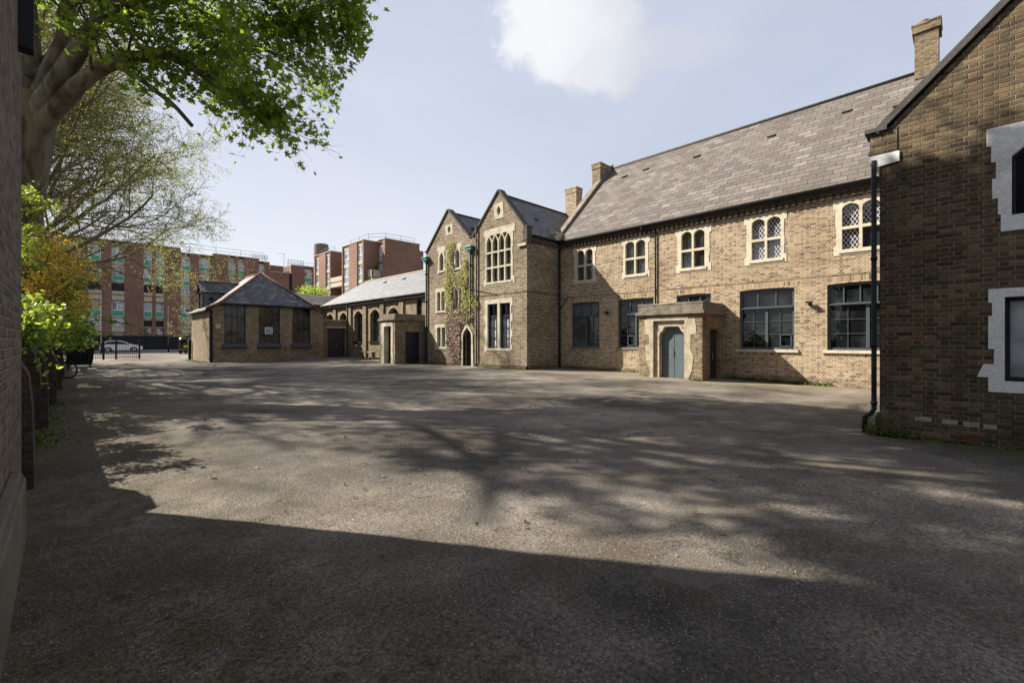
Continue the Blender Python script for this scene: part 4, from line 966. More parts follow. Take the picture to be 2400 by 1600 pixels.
mb = MB(); rail(mb, [(30.2, 76), (30.2, 70)], 15.6, .9, 2); mb.build('roof_railing', M['lead'], b2)
mb = MB(); mb.lathe((34.5, 86, 0), [(1.3, 0), (1.3, 19.6), (1.2, 19.8)], 28)
tk = mb.build('concrete_tower', M['stone_dark'], None, smooth=False); tag(tk, 'round grey concrete flue tower standing above the flats', 'tower')

# ================================================================== STREET THINGS
def street_lamp(x, y, h, arm, label):
    t = thing('street_lamp', (x, y, .15), label, 'street lamp', 'street lamps')
    mb = MB(); mb.tube([(x, y, .1), (x, y, 1.4), (x, y, 1.42), (x, y, h)], [.09, .09, .05, .04], 8); mb.build('post', M['black'], t, smooth=True)
    mb = MB(); mb.tube([(x, y, h), (x-arm*.4, y, h+.12), (x-arm, y, h+.12)], .03, 6); mb.bx(x-arm-.45, x-arm, y-.1, y+.1, h+.05, h+.16); mb.build('lamp_head', M['lead'], t)
street_lamp(2.94, 67.4, 7.2, .1, 'tall black street lamp behind the railings, left of the white car')
street_lamp(9.3, 70.6, 6.1, .6, 'black street lamp with short arm in front of the brick flats')

# railings with gate posts
rl = thing('iron_railings', (3, 48, .13), 'black iron railings with square posts closing the left side of the yard entrance', 'railings')
mb = MB()
for z in (.28, 1.38): mb.bx(1.1, 4.4, 47.98, 48.02, z, z+.05)
x = 1.1
while x < 4.4: mb.tube([(x, 48, .15), (x, 48, 1.62)], .012, 5); x += .13
mb.build('bars', M['black'], rl)
for x in (1.5, 2.2, 2.95, 4.4):
    mb = MB(); mb.bx(x-.06, x+.06, 47.94, 48.06, .0, 1.66); mb.build('post', M['black'], rl, bevel=.01)
mb = MB(); mb.bx(6.76, 6.93, 41.95, 42.12, .0, 1.65); mb.lathe((6.845, 42.03, 1.65), [(.1, 0), (.07, .05), (.01, .1)], 8); tag(mb.build('gate_post', M['black']), 'single black gate post at the corner of the classroom', 'gate post')

# wheelie bin
def add_bin():
    t = thing('wheeled_bin', (.7, 34.9, .13), 'large black four wheeled rubbish bin beside the shrubs', 'bin')
    x, y, z = .62, 34.9, .12
    mb = MB(); v = []
    for zz, hx, hy in ((.16, .50, .36), (1.15, .62, .5), (1.2, .66, .54)):
        v += [(x-hx, y-hy, z+zz), (x+hx, y-hy, z+zz), (x+hx, y+hy, z+zz), (x-hx, y+hy, z+zz)]
    fs = [(0, 1, 2, 3), (8, 9, 10, 11)]+[(i+4*k, (i+1) % 4+4*k, (i+1) % 4+4*k+4, i+4*k+4) for k in range(2) for i in range(4)]
    mb.add(v, fs)
    for i in range(5): mb.bx(x-.4+i*.18, x-.36+i*.18, y-.49, y-.3, z+.4, z+1.1)
    mb.build('body', M['black'], t, bevel=.02)
    mb = MB(); n = 8
    pf = [(-.54+1.08*i/n, 1.2+.26*math.sin(math.pi*(i/n)*.9+.15)) for i in range(n+1)]
    mb.plate(FX(0), [(y+a, z+b) for a, b in [(-.54, 1.19)]+pf+[(.54, 1.19)]], (), -(x+.67), -(x-.67)); mb.build('lid', M['black'], t, bevel=.02)
    for dx in (-.42, .42):
        for dy in (-.3, .3):
            mb = MB(); mb.tube([(x+dx-.03, y+dy, z+.09), (x+dx+.03, y+dy, z+.09)], .09, 12); mb.bx(x+dx-.03, x+dx+.03, y+dy-.03, y+dy+.03, z+.1, z+.2); mb.build('wheel', M['tyre'], t)
add_bin()
# bicycle
def add_bike():
    bx_, by, bz = .12, 24.9, .13
    t = thing('bicycle', (bx_, by, bz), 'dark bicycle leaning by the low wall, its front wheel poking out from the shrubs', 'bicycle')
    d = Vector((.78, -.62, 0)); r = .34
    fw_ = Vector((bx_, by, bz+r)); rw = fw_-d*1.02
    def ring(c, rad, tr, n=24, dd=d):
        return [c+dd*math.cos(2*math.pi*i/n)*rad+Vector((0, 0, 1))*math.sin(2*math.pi*i/n)*rad for i in range(n+1)]
    for c in (fw_, rw):
        mb = MB(); mb.tube(ring(c, r-.02, .02), .022, 6); w = mb.build('wheel', M['tyre'], t, smooth=True)
        mb = MB(); mb.tube(ring(c, r-.05, .02), .013, 6)
        for i in range(14):
            a = 2*math.pi*i/14; mb.tube([c, c+d*math.cos(a)*(r-.05)+Vector((0, 0, 1))*math.sin(a)*(r-.05)], .003, 3)
        mb.build('rim', M['metal'], w)
    mb = MB(); U = Vector((0, 0, 1)); head = fw_-d*.13+U*.42; bb = fw_-d*.6-U*.06; seat = fw_-d*.78+U*.42
    for a, b in ((head, bb), (head, seat), (seat, bb), (bb, rw), (seat, rw), (head+U*.08, fw_)): mb.tube([a, b], .018, 6)
    mb.build('frame', M['black'], t, smooth=True)
    s = d.cross(U); mb = MB(); mb.tube([head+U*.08, head+U*.22], .014, 6); mb.tube([head+U*.22-s*.28, head+U*.22+s*.28], .013, 6); mb.build('handlebar', M['black'], t)
    mb = MB(); mb.tube([seat+U*.15-d*.12, seat+U*.15+d*.1], [.06, .03], 8); mb.tube([seat, seat+U*.14], .013, 6); mb.build('saddle', M['black'], t)
add_bike()

# cars
def car(name, label, cx_, cy_, z0, ang, L, W, prof, glass_prof, paint, wheels, extra):
    t = thing(name, (cx_, cy_, z0), label, 'car')
    c, s = math.cos(ang), math.sin(ang)
    def P(u, v, z): return (cx_+u*c-v*s, cy_+u*s+v*c, z0+z)
    def loft(pf, hw, inset):
        mb = MB(); n = len(pf)
        ztop = max(p[1] for p in pf); zb = min(p[1] for p in pf)
        rows = []
        for k, f in enumerate((-1, -.86, .86, 1)):
            for (u, z) in pf:
                h = (z-zb)/(ztop-zb); w = hw*(1-inset*h**2)
                sc = 1 if abs(f) < 1 else .97
                rows.append(P(u*sc, f*w, zb+(z-zb)*sc if abs(f) == 1 else z))
        fs = [tuple(range(n)), tuple(range(3*n, 4*n))]
        for k in range(3):
            for i in range(n): j = (i+1) % n; fs.append((k*n+i, k*n+j, (k+1)*n+j, (k+1)*n+i))
        mb.add(rows, fs); return mb
    loft(prof, W/2, .12).build('body', M[paint], t, bevel=.03)
    gb = MB()
    for sg in (-1, 1):
        for gp in glass_prof:
            vs = [];
            for off in (0, .02):
                for (u, z) in gp: vs.append(P(u, sg*(W/2*(1-.12*((z-.2)/1.3)**2)+.003+off*0-.015+off), z))
            n = len(gp); gb.add(vs, [tuple(range(n)), tuple(range(n, 2*n))]+[(i, (i+1) % n, (i+1) % n+n, i+n) for i in range(n)])
    gb.build('side_window', M['carglass'], t)
    for u in wheels:
        for sg in (-1, 1):
            mb = MB(); mb.tube([P(u, sg*(W/2-.2), .32), P(u, sg*(W/2+.01), .32)], .33, 18); w = mb.build('wheel', M['tyre'], t)
            mb = MB(); mb.tube([P(u, sg*(W/2-.1), .32), P(u, sg*(W/2+.02), .32)], .21, 14); mb.build('rim', M['metal'], w)
    for nm, mt, (u0, u1, v0, v1, za, zb) in extra:
        mb = MB(); vs = [P(u, v, z) for z in (za, zb) for v in (v0, v1) for u in (u0, u1)]
        mb.add(vs, [(0, 2, 3, 1), (4, 5, 7, 6), (0, 1, 5, 4), (2, 6, 7, 3), (0, 4, 6, 2), (1, 3, 7, 5)]); mb.build(nm, M[mt], t)
    return t
hatch = [(-2.1, .25), (-2.15, .55), (-2.1, .9), (-1.95, 1.05), (-1.5, 1.38), (-.9, 1.47), (-.1, 1.45), (.5, 1.25), (1.05, .97), (1.75, .85), (2.1, .68), (2.18, .45), (2.1, .25), (1.75, .22), (1.6, .55), (1.3, .66), (1.0, .55), (.85, .22), (-.85, .22), (-1.0, .55), (-1.3, .66), (-1.6, .55), (-1.75, .22)]
hg = [[(-1.75, 1.0), (-1.4, 1.3), (-.85, 1.38), (-.5, 1.38), (-.5, 1.0)], [(-.42, 1.0), (-.42, 1.38), (-.1, 1.36), (.4, 1.2), (.85, .98)]]
car('parked_car', 'white hatchback parked across the street behind the iron railings', 5.4, 78.6, .19, R(-8), 4.3, 1.78, hatch, hg, 'carwhite', (-1.3, 1.3),
    [('headlight', 'metal', (2.0, 2.14, -.8, -.45, .6, .75)), ('headlight', 'metal', (2.0, 2.14, .45, .8, .6, .75)), ('tail_light', 'lampred', (-2.16, -2.0, -.85, -.6, .75, .95)), ('tail_light', 'lampred', (-2.16, -2.0, .6, .85, .75, .95))])
suvp = [(-2.3, .3), (-2.35, .8), (-2.28, 1.1), (-2.15, 1.7), (-2.0, 1.82), (.2, 1.85), (.6, 1.75), (1.1, 1.25), (2.1, 1.1), (2.35, .9), (2.4, .4), (2.3, .28), (1.95, .25), (1.8, .65), (1.45, .76), (1.1, .65), (.95, .25), (-.95, .25), (-1.1, .65), (-1.45, .76), (-1.8, .65), (-1.95, .25)]
sg_ = [[(-2.0, 1.2), (-1.9, 1.65), (-.8, 1.7), (-.8, 1.2)], [(-.7, 1.2), (-.7, 1.7), (.15, 1.7), (.85, 1.22)]]
car('parked_car', 'black off road car seen from behind with a yellow number plate, beside the classroom corner', 10.7, 64.2, .17, R(72), 4.7, 1.95, suvp, sg_, 'cardark', (-1.45, 1.45),
    [('rear_window', 'carglass', (-2.3, -2.2, -.75, .75, 1.15, 1.62)), ('number_plate', 'yellow', (-2.39, -2.33, -.45, .45, .72, .9)), ('tail_light', 'lampred', (-2.36, -2.2, -.9, -.75, .85, 1.15)), ('tail_light', 'lampred', (-2.36, -2.2, .75, .9, .85, 1.15)), ('bumper', 'lead', (-2.42, -2.2, -.92, .92, .4, .6))])

# ================================================================== VEGETATION
rng = np.random.default_rng(11)
MAPLE = np.array([(0, -.5), (.12, -.15), (.48, -.3), (.3, .02), (.5, .22), (.2, .2), (0, .55), (-.2, .2), (-.5, .22), (-.3, .02), (-.48, -.3), (-.12, -.15)])
OVAL = np.array([(0, -.5), (.2, -.2), (.22, .1), (0, .5), (-.22, .1), (-.2, -.2)])
TRI = np.array([(0, -.5), (.3, .1), (0, .5), (-.3, .1)])
def leaves(name, pts, size, shape, mat, parent=None, down=.3, seed=1, flat=None, fold=.12, nrm=None):
    rg = np.random.default_rng(seed); n = len(pts); k = len(shape)
    pts = np.asarray(pts, float)
    if nrm is None:
        nv = rg.normal(size=(n, 3)); nv[:, 2] = np.abs(nv[:, 2])*.9+down
    else: nv = np.asarray(nrm)+rg.normal(size=(n, 3))*.45
    nv /= np.linalg.norm(nv, axis=1)[:, None]
    t = rg.normal(size=(n, 3)); t -= (t*nv).sum(1)[:, None]*nv; t /= np.linalg.norm(t, axis=1)[:, None]
    b = np.cross(nv, t)
    s = size*rg.uniform(.6, 1.25, n)
    V = pts[:, None, :]+s[:, None, None]*(shape[None, :, 0, None]*t[:, None, :]+shape[None, :, 1, None]*b[:, None, :])
    V = V+nv[:, None, :]*(np.abs(shape[None, :, 0])*fold*2)[..., None]*s[:, None, None]
    return fastmesh(name, V.reshape(-1, 3), n, k, mat, parent)
def fastmesh(name, V, n, k, mat, parent=None):
    me = bpy.data.meshes.new(name)
    o = np.array(parent['_o']) if parent is not None else np.array((V[:, 0].mean(), V[:, 1].mean(), V[:, 2].min()))
    V = V-o
    me.vertices.add(n*k); me.vertices.foreach_set('co', V.astype(np.float32).ravel())
    me.loops.add(n*k); me.loops.foreach_set('vertex_index', np.arange(n*k, dtype=np.int32))
    me.polygons.add(n); me.polygons.foreach_set('loop_start', np.arange(0, n*k, k, dtype=np.int32))
    me.update(calc_edges=True); me.materials.append(mat)
    ob = bpy.data.objects.new(name, me); COL.objects.link(ob)
    if parent is not None: ob.parent = parent
    else: ob.location = tuple(o)
    ob['_o'] = tuple(o); return ob

def branch_mesh(name, lines, mat, parent):
    mb = MB()
    for pts, rs in lines:
        r = rs[0]; n = 12 if r > .15 else 7 if r > .04 else 4 if r > .012 else 3
        mb.tube(pts, rs, n, cap=r > .05)
    me = bpy.data.meshes.new(name); o = Vector(parent['_o'])
    me.from_pydata([tuple(Vector(p)-o) for p in mb.v], [], mb.f); me.materials.append(mat)
    me.polygons.foreach_set('use_smooth', [True]*len(me.polygons))
    ob = bpy.data.objects.new(name, me); COL.objects.link(ob); ob.parent = parent; ob['_o'] = tuple(o); return ob

def grow(lines, tips, p, d, L, r, lvl, maxl, rg, cfg, ok=None):
    n = max(3, int(L/cfg['seg'][min(lvl, len(cfg['seg'])-1)])); pts = [p]; rs = [r]; dirs = [d]
    for i in range(n):
        d = (d+Vector(rg.normal(size=3))*cfg['wander']+Vector((0, 0, cfg['up'][min(lvl, len(cfg['up'])-1)]))).normalized()
        p = p+d*(L/n)
        pts.append(p); rs.append(r*(1-.75*(i+1)/n)); dirs.append(d)
        if ok and not ok(p) and i > 0: break
    lines.append((pts, rs)); n = len(pts)-1
    if lvl >= maxl:
        tips += [(pts[i], dirs[i]) for i in range(1, n+1)]; return
    nc = cfg['kids'][lvl]
    for c in range(nc):
        f = cfg['start'][min(lvl, len(cfg['start'])-1)]; t = f+(1-f)*(c+rg.uniform(.1, .9))/nc
        i = min(n, max(1, int(round(t*n))))
        ax = Vector(rg.normal(size=3)); ax = (ax-dirs[i]*ax.dot(dirs[i])).normalized()
        a = R(rg.uniform(*cfg['ang']))
        nd = (dirs[i]*math.cos(a)+ax*math.sin(a)).normalized()
        if ok and not ok(pts[i]+nd*.4): continue
        grow(lines, tips, pts[i], nd, L*rg.uniform(*cfg['len'])*(1-.35*t), max(cfg.get('rmin', .005), rs[i]*cfg['rr']), lvl+1, maxl, rg, cfg, ok)

# --- big plane tree on the left
pt = thing('plane_tree', (-1.5, 17.2, 0), 'big leafy tree with grey trunk and bright green leaves overhanging the yard', 'tree')
lines = []; tips = []
rg = np.random.default_rng(4)
V_ = Vector
trunk = [V_((-1.6, 17.6, 0)), V_((-1.35, 17.5, 2)), V_((-1.0, 17.25, 4)), V_((-.88, 17.1, 5.5)), V_((-.72, 16.95, 7)), V_((-.55, 16.8, 7.9))]
tl = [(trunk, [.75, .6, .55, .55, .56, .42])]
def limb(pts, r0, r1):
    pts = [V_(p) for p in pts]; out = []
    for i in range(len(pts)-1):
        p0 = pts[max(i-1, 0)]; p1 = pts[i]; p2 = pts[i+1]; p3 = pts[min(i+2, len(pts)-1)]
        for k in range(4):
            t = k/4; out.append(.5*((2*p1)+(p2-p0)*t+(2*p0-5*p1+4*p2-p3)*t*t+(3*p1-p0-3*p2+p3)*t**3))
    out.append(pts[-1]); n = len(out)
    tl.append((out, [r0+(r1-r0)*(i/(n-1))**.8 for i in range(n)])); return out
specs = [
 ([(-.7, 16.9, 7.0), (-.2, 16.3, 7.9), (.1, 16.0, 8.6), (.6, 15.2, 9.5), (1.1, 14.5, 9.9), (1.8, 13.6, 10.1), (2.7, 12.7, 10.4), (4.2, 11.8, 11.2)], .3, .05),
 ([(-.6, 16.8, 6.9), (-.1, 16.3, 7.6), (.38, 15.8, 8.25), (.9, 15.3, 8.65), (1.5, 14.8, 8.85), (2.05, 14.3, 8.85), (2.7, 13.5, 8.15), (3.3, 12.95, 7.8)], .26, .04),
 ([(.45, 15.8, 8.35), (.9, 15.6, 8.95), (1.5, 15.2, 9.1), (2.4, 14.9, 9.4), (3.6, 14.5, 9.8), (4.9, 13.9, 10.4)], .15, .03),
 ([(.95, 15.3, 8.6), (1.3, 14.95, 8.35), (1.6, 14.6, 8.0), (1.95, 14.2, 7.6), (2.3, 13.85, 7.05)], .07, .05),
 ([(2.03, 14.3, 8.85), (2.53, 13.8, 8.45), (2.97, 13.3, 8.0), (3.42, 12.8, 7.4), (3.71, 12.5, 6.95), (4.01, 12.2, 6.65)], .06, .012),
 ([(-.5, 16.8, 7.7), (-.2, 16.5, 8.7), (0, 16.3, 9.5), (.1, 16.1, 10.5), (.4, 15.8, 13), (.9, 15.8, 16)], .22, .05),
 ([(-.7, 16.9, 7.5), (-.6, 16.9, 9.1), (-.7, 17, 11), (-.9, 17.4, 14), (-.7, 17.8, 17.5)], .26, .05),
 ([(.32, 15.5, 9.1), (.8, 15.4, 9.75), (1.4, 15.2, 10.2), (2.6, 15.4, 11.4), (3.8, 15.9, 12.8)], .14, .04),
 ([(2.4, 12.95, 10.25), (3.3, 12.6, 10.3), (3.7, 12.4, 10.1), (4.3, 12.1, 9.9), (4.9, 11.8, 9.6)], .07, .015),
 ([(-.6, 16.8, 8.2), (.6, 17.4, 10.5), (2.0, 18.0, 12.5), (3.6, 18.6, 14.2)], .2, .04),
 ([(-.6, 16.8, 9.5), (-1.6, 15.2, 12), (-2.2, 13.2, 14.5)], .2, .04),
 ([(-.7, 17.0, 9.5), (-2.4, 18.2, 12), (-3.6, 19.6, 14.5)], .2, .04),
 ([(0, 16.2, 9.8), (.8, 14.0, 12.4), (1.6, 12.2, 14.4)], .16, .04),
 ([(.2, 16, 11.5), (2.2, 15.0, 14.2), (3.9, 14.4, 16.4)], .15, .04),
 ([(-.8, 17.2, 12.5), (.8, 18.4, 15.3), (1.8, 19.4, 17.6)], .13, .04),
 ([(-1.1, 16.0, 10.4), (-1.6, 13.8, 11.2), (-1.9, 11.4, 12.2), (-2.0, 9.2, 12.6)], .17, .04),
 ([(-1.6, 13.6, 11.2), (-.4, 11.6, 11.6), (.8, 9.8, 12.4), (1.6, 8.4, 13.0)], .12, .03),
 ([(1.1, 14.2, 10.2), (2.4, 12.2, 11.4), (3.6, 10.4, 12.2), (4.4, 9.4, 12.8)], .11, .03),
 ([(1.6, 12.2, 14.3), (1.9, 10.6, 14.6), (2.2, 9.2, 14.6)], .06, .02),
 ([(-2.0, 12.5, 11.7), (-3.6, 10.8, 11.2), (-4.6, 9.8, 11.4)], .08, .03),
 ([(-1.3, 14.6, 11.0), (-.6, 12.8, 12.6), (.2, 11.2, 13.8), (.9, 9.6, 14.6)], .12, .03),
 ([(-1.9, 11.4, 12.2), (-1.0, 10.0, 11.6), (-.2, 8.8, 11.0), (.3, 8.0, 10.6)], .09, .03),
 ([(-1.8, 11.8, 12.1), (-3.0, 9.8, 13.0), (-3.6, 8.4, 13.6)], .08, .03),
 ([(.2, 11.2, 12.0), (1.6, 10.8, 12.0), (2.8, 9.6, 11.6), (3.6, 8.6, 11.2)], .08, .03),
 ([(-.9, 17.2, 9.6), (-2.6, 18.6, 10.6), (-4.4, 20.4, 11.6), (-6.2, 22.2, 12.2)], .2, .04),
 ([(-2.2, 18.3, 10.4), (-4.0, 18.0, 12.4), (-6.0, 18.2, 14.2), (-7.6, 18.4, 15.2)], .15, .04),
 ([(-2.4, 18.2, 12), (-3.4, 20.6, 14.4), (-4.2, 22.8, 16.4)], .12, .03),
 ([(-3.0, 19.0, 10.9), (-3.2, 21.4, 11.6), (-3.0, 23.8, 12.6)], .1, .03),
 ([(-.9, 17.0, 10.5), (-3.2, 16.0, 11.4), (-5.6, 15.4, 12.4)], .13, .03),
 ([(-2.2, 16.4, 11), (-3.6, 16.6, 14.4), (-4.6, 17.0, 17.4)], .1, .03),
 ([(-.9, 17.4, 14.0), (-1.6, 16.6, 17), (-2.2, 16.2, 20)], .12, .03),
 ([(.9, 15.8, 15), (1.4, 15.6, 17.6), (1.6, 15.2, 19.8)], .1, .03),
 ([(-.7, 17.6, 16.5), (.3, 18.3, 18.5), (.8, 18.6, 20.2)], .08, .03),
 ([(2.2, 15.0, 14.0), (3.6, 16.6, 14.6), (4.8, 17.4, 15.6)], .08, .03),
 ([(3.6, 14.5, 9.8), (4.4, 13.0, 10.4), (5.0, 11.9, 10.6)], .05, .02),
 ([(-1.9, 14.4, 13.0), (-1.5, 12.4, 15.5), (-1.2, 11.0, 17.5)], .1, .03),
 ([(1.3, 14.5, 9.95), (2.0, 13.1, 11.2), (2.6, 11.6, 12.6), (3.0, 10.4, 13.4)], .12, .03),
]
cfgp = dict(seg=[.5, .4, .3, .25], wander=.16, up=[.02, .0, -.03, -.05], kids=[0, 7, 7, 0], start=[.2, .25, .2], ang=(25, 60), len=(.45, .72), rr=.6)
def okp(p):
    dx, dy = p.x+.5, p.y-16.6
    if p.z > 19.6-1.5*p.x or p.z+1.506*p.x < 4.8: return False
    if p.z > 9.2 and p.x < -1.2 and (p.x+4.2)**2+(p.y-19.5)**2 < 6.6**2: return True
    if p.z > 9 and p.y > 7.2 and (p.x-.3)**2+(p.y-11.8)**2 < 5.6**2: return p.z < 16 or p.y > 13
    return dx*dx+dy*dy < 7.2**2 and p.z+.5*math.sin(p.x*2.3+p.y)*math.sin(p.y*1.9+p.z) > 6.9+max(0, (p.y-14.5))*.33-max(0, p.x-3.2)*.3 and p.x > -9
def okv(p):
    return okp(p)
for si, (pts, r0, r1) in enumerate(specs):
    out = limb(pts, r0, r1)
    n = len(out); big = si not in (3,)
    if not big: continue
    kids = 15 if si in (0, 1, 2) else 10
    for c in range(kids):
        t = .35+.65*(c+rg.uniform(0, 1))/kids; i = min(n-1, int(t*(n-1))); j = min(n-2, i)
        d = (out[j+1]-out[j]).normalized(); ax = V_(rg.normal(size=3)); ax = (ax-d*ax.dot(d)).normalized(); a = R(rg.uniform(25, 65))
        nd = d*math.cos(a)+ax*math.sin(a)
        L = rg.uniform(1.4, 2.8) if si not in (4, 8) else rg.uniform(.5, 1.2)
        if not okp(out[i]+nd*.5): continue
        grow(lines, tips, out[i], nd, L, max(.015, .5*(r0+(r1-r0)*t)*.5), 1, 3, rg, cfgp, okp)
branch_mesh('trunk', tl, M['bark'], pt)
branch_mesh('branches', lines, M['bark2'], pt)
P_ = []
for p, d in tips:
    for _ in range(3 if (p.y < 14 and p.z > 9.6 and p.x < 4.6 and p.x+p.y < 15.2) else (1 if rg.uniform() < .72 else 0)): P_.append(np.array(p)+rg.normal(size=3)*.11+np.array((0, 0, -.05)))
P_ = np.array(P_)
print('plane tips', len(tips), 'leaves', len(P_), 'lines', len(lines))
leaves('crown', P_, .19, MAPLE, M['leaf_plane'], pt, down=.35, seed=3)

# --- trees in bud beyond
def bare_tree(x, y, H, spread, label, seed, bud='leaf_bud', budsize=.07, nbud=2, lim=None, r=.38, kids=(14, 8, 6, 4), first=.22, lean=(0, 0)):
    t = thing('budding_tree', (x, y, .1), label, 'tree', None)
    rg = np.random.default_rng(seed); lines = []; tips = []
    tp = [V_((x+lean[0]*h, y+lean[1]*h, H*h)) for h in (0, .1, .22, .36, .5, .65)]
    tr = [(tp, [r, r*.85, r*.75, r*.62, r*.45, r*.28])]
    cfg = dict(seg=[.9, .7, .5, .35, .3], wander=.13, up=[.05, .02, -.01, -.02, -.03], kids=[0]+list(kids[1:]), start=[.2, .3, .15, .1], ang=(22, 52), len=(.45, .66), rr=.5, rmin=.011)
    for c in range(kids[0]):
        h = first+(.65-first)*(c+.5)/kids[0]; i = h/.65*5
        f = [0, .1, .22, .36, .5, .65]; k = max(j for j in range(6) if f[j] <= h+1e-6); k2 = min(5, k+1)
        q = 0 if k == k2 else (h-f[k])/(f[k2]-f[k]); p = tp[k].lerp(tp[k2], q)
        az = c*2.4+rg.uniform(-.4, .4); el = R(18+58*(h-first)/(.65-first)+rg.uniform(-6, 6))
        d = V_((math.cos(az)*math.cos(el), math.sin(az)*math.cos(el), math.sin(el)))
        L = spread*rg.uniform(.85, 1.1)*(1-.25*(h-first)) if el < R(50) else (H-p.z)*rg.uniform(.85, 1.0)
        grow(lines, tips, p, d, L, r*.36, 1, len(kids), rg, cfg, lim)
    branch_mesh('trunk', tr, M['bark2'], t)
    branch_mesh('branches', lines, M['twig'], t)
    P = []
    for p, d in tips:
        for _ in range(nbud): P.append(np.array(p)+rg.normal(size=3)*.09)
    print(label[:20], len(tips), len(lines), len(P))
    leaves('buds', np.array(P), budsize, TRI, M[bud], t, seed=seed)
bare_tree(-2.2, 38.5, 19.5, 10.2, 'tall spreading tree just coming into bud, farthest behind the leafy tree', 21, lim=lambda p: p.z > 4.9, r=.42, kids=(36, 9, 8, 6), first=.12, nbud=4, budsize=.1)
bare_tree(-2.6, 27.5, 18.0, 8.0, 'bare branched tree in bud directly behind the leafy tree trunk', 8, lim=lambda p: p.z > 4.5, r=.36, kids=(24, 8, 8, 5), first=.2, nbud=2, budsize=.08)
bare_tree(12.2, 58.6, 10.6, 3.2, 'pale yellow green birch like tree behind the classroom roof', 5, 'leaf_pale', .11, 2, r=.12, kids=(12, 6, 5), first=.15)
bare_tree(10.0, 60.5, 8.6, 2.6, 'smaller pale tree in bud by the classroom corner', 6, 'leaf_pale', .11, 2, r=.1, kids=(12, 6, 5), first=.1)
# round green bush
def bush(name, c, rad, n, size, mat, label, seed, shape=OVAL, stem=True, cat='bush', clump=22):
    t = thing(name, (c[0], c[1], .1), label, cat)
    rg = np.random.default_rng(seed); P = []
    cl = rg.normal(size=(clump, 3)); cl /= np.linalg.norm(cl, axis=1)[:, None]; cl *= rg.uniform(.35, .95, clump)[:, None]*np.array(rad)
    w = rg.integers(0, clump, n); P = cl[w]+rg.normal(size=(n, 3))*np.array(rad)*.2+np.array(c)
    leaves('foliage', P, size, shape, M[mat], t, seed=seed)
    mb = []
    for i in range(clump): mb.append(([V_((c[0], c[1], .1)), V_((c[0]+cl[i, 0]*.3, c[1]+cl[i, 1]*.3, c[2]-rad[2]*.4)), V_(tuple(cl[i]+np.array(c)))], [.05, .035, .01]))
    branch_mesh('stem', mb, M['twig'], t); return t
bush('round_tree', (20.3, 52.6, 6.6), (1.6, 1.6, 1.5), 5200, .2, 'leaf_lime', 'round bright green tree top behind the dark tiled roof', 31, cat='tree')
bush('balcony_plant', (30.6, 58.0, 11.8), (.5, .4, .45), 500, .14, 'leaf_shrub', 'dark potted plant on the upper concrete balcony', 33, cat='plant', clump=8)

# shrubs on the low wall
def shrub(name, base, centers, n, size, mats, label, seed, shape=OVAL, sprigs=()):
    t = thing(name, base, label, 'shrub'); rg = np.random.default_rng(seed)
    C = np.array([c[:3] for c in centers]); Rd = np.array([c[3] for c in centers])
    st = []; per = {m: [] for m in mats}
    ms = list(mats.keys()); pr = np.array(list(mats.values())); pr = pr/pr.sum()
    for i in range(len(C)):
        b = np.array(base)+rg.normal(size=3)*np.array((.1, .4, 0))
        mid = b*.45+C[i]*.55+rg.normal(size=3)*.08+np.array((0, 0, .25))
        st.append(([V_(tuple(b)), V_(tuple(mid)), V_(tuple(C[i]))], [.03, .018, .006]))
    tot = (Rd**2).sum()
    for i in range(len(C)):
        k = int(n*Rd[i]**2/tot); m = ms[rg.choice(len(ms), p=pr)] if centers[i][4:] == () else centers[i][4]
        # sprays: short twigs carrying leaves
        ns = max(3, k//9)
        for s in range(ns):
            d = rg.normal(size=3); d[2] = abs(d[2])*.6-.1; d /= np.linalg.norm(d)
            p0 = C[i]+rg.normal(size=3)*Rd[i]*.35; L = Rd[i]*rg.uniform(.5, 1.1)
            p1 = p0+d*L+np.array((0, 0, -.12*L)); st.append(([V_(tuple(p0)), V_(tuple((p0+p1)/2+np.array((0, 0, .05)))), V_(tuple(p1))], [.006, .005, .003]))
            for q in np.linspace(.15, 1, 9): per[m].append(p0+(p1-p0)*q+rg.normal(size=3)*.035)
    for pts in sprigs:
        pts = [np.array(p) for p in pts]; st.append(([V_(tuple(p)) for p in pts], [.01]*len(pts)))
        for a, b in zip(pts, pts[1:]):
            for q in np.linspace(0, 1, int(np.linalg.norm(b-a)/.035)): per[ms[0]].append(a+(b-a)*q+rg.normal(size=3)*.06)
    branch_mesh('stems', st, M['twig'], t)
    for m, P in per.items():
        if P: leaves('flowers' if m == 'leaf_orange' else 'foliage', np.array(P), size*(.75 if m == 'leaf_orange' else 1), shape, M[m], t, seed=seed+7)
    return t
rs_ = np.random.default_rng(17)
def cloud(n, lo, hi, r0, r1, f=None, mat=None):
    out = []
    while len(out) < n:
        p = [rs_.uniform(lo[i], hi[i]) for i in range(3)]
        if f and not f(*p): continue
        out.append((*p, rs_.uniform(r0, r1)) + ((mat,) if mat else ()))
    return out
shrub('flowering_shrub', (-1.1, 17.0, 1.0), cloud(60, (-1.5, 14, 1.6), (.3, 20.5, 3.7), .28, .5, lambda x, y, z: x < .25-.3*abs(z-2.2)) + cloud(12, (-1.3, 13, 3.2), (-.35, 17.5, 5.0), .2, .32, None, 'leaf_lime') +
      cloud(48, (-.6, 14.3, 2.2), (.4, 19.0, 3.8), .18, .36, None, 'leaf_orange'),
      27000, .1, {'leaf_lime': .55, 'leaf_shrub': .33, 'leaf_orange': .12}, 'overgrown shrub with yellow orange blossom spilling over the low wall', 41,
      sprigs=[[(-.7, 16.5, 4.0), (-.6, 16.6, 5.0), (-.3, 16.7, 5.6)], [(-.9, 15.5, 3.8), (-.95, 15.3, 4.8), (-.8, 15.2, 5.6)], [(-.3, 18, 4.2), (.2, 17.8, 5.0), (.6, 17.6, 5.5)]])
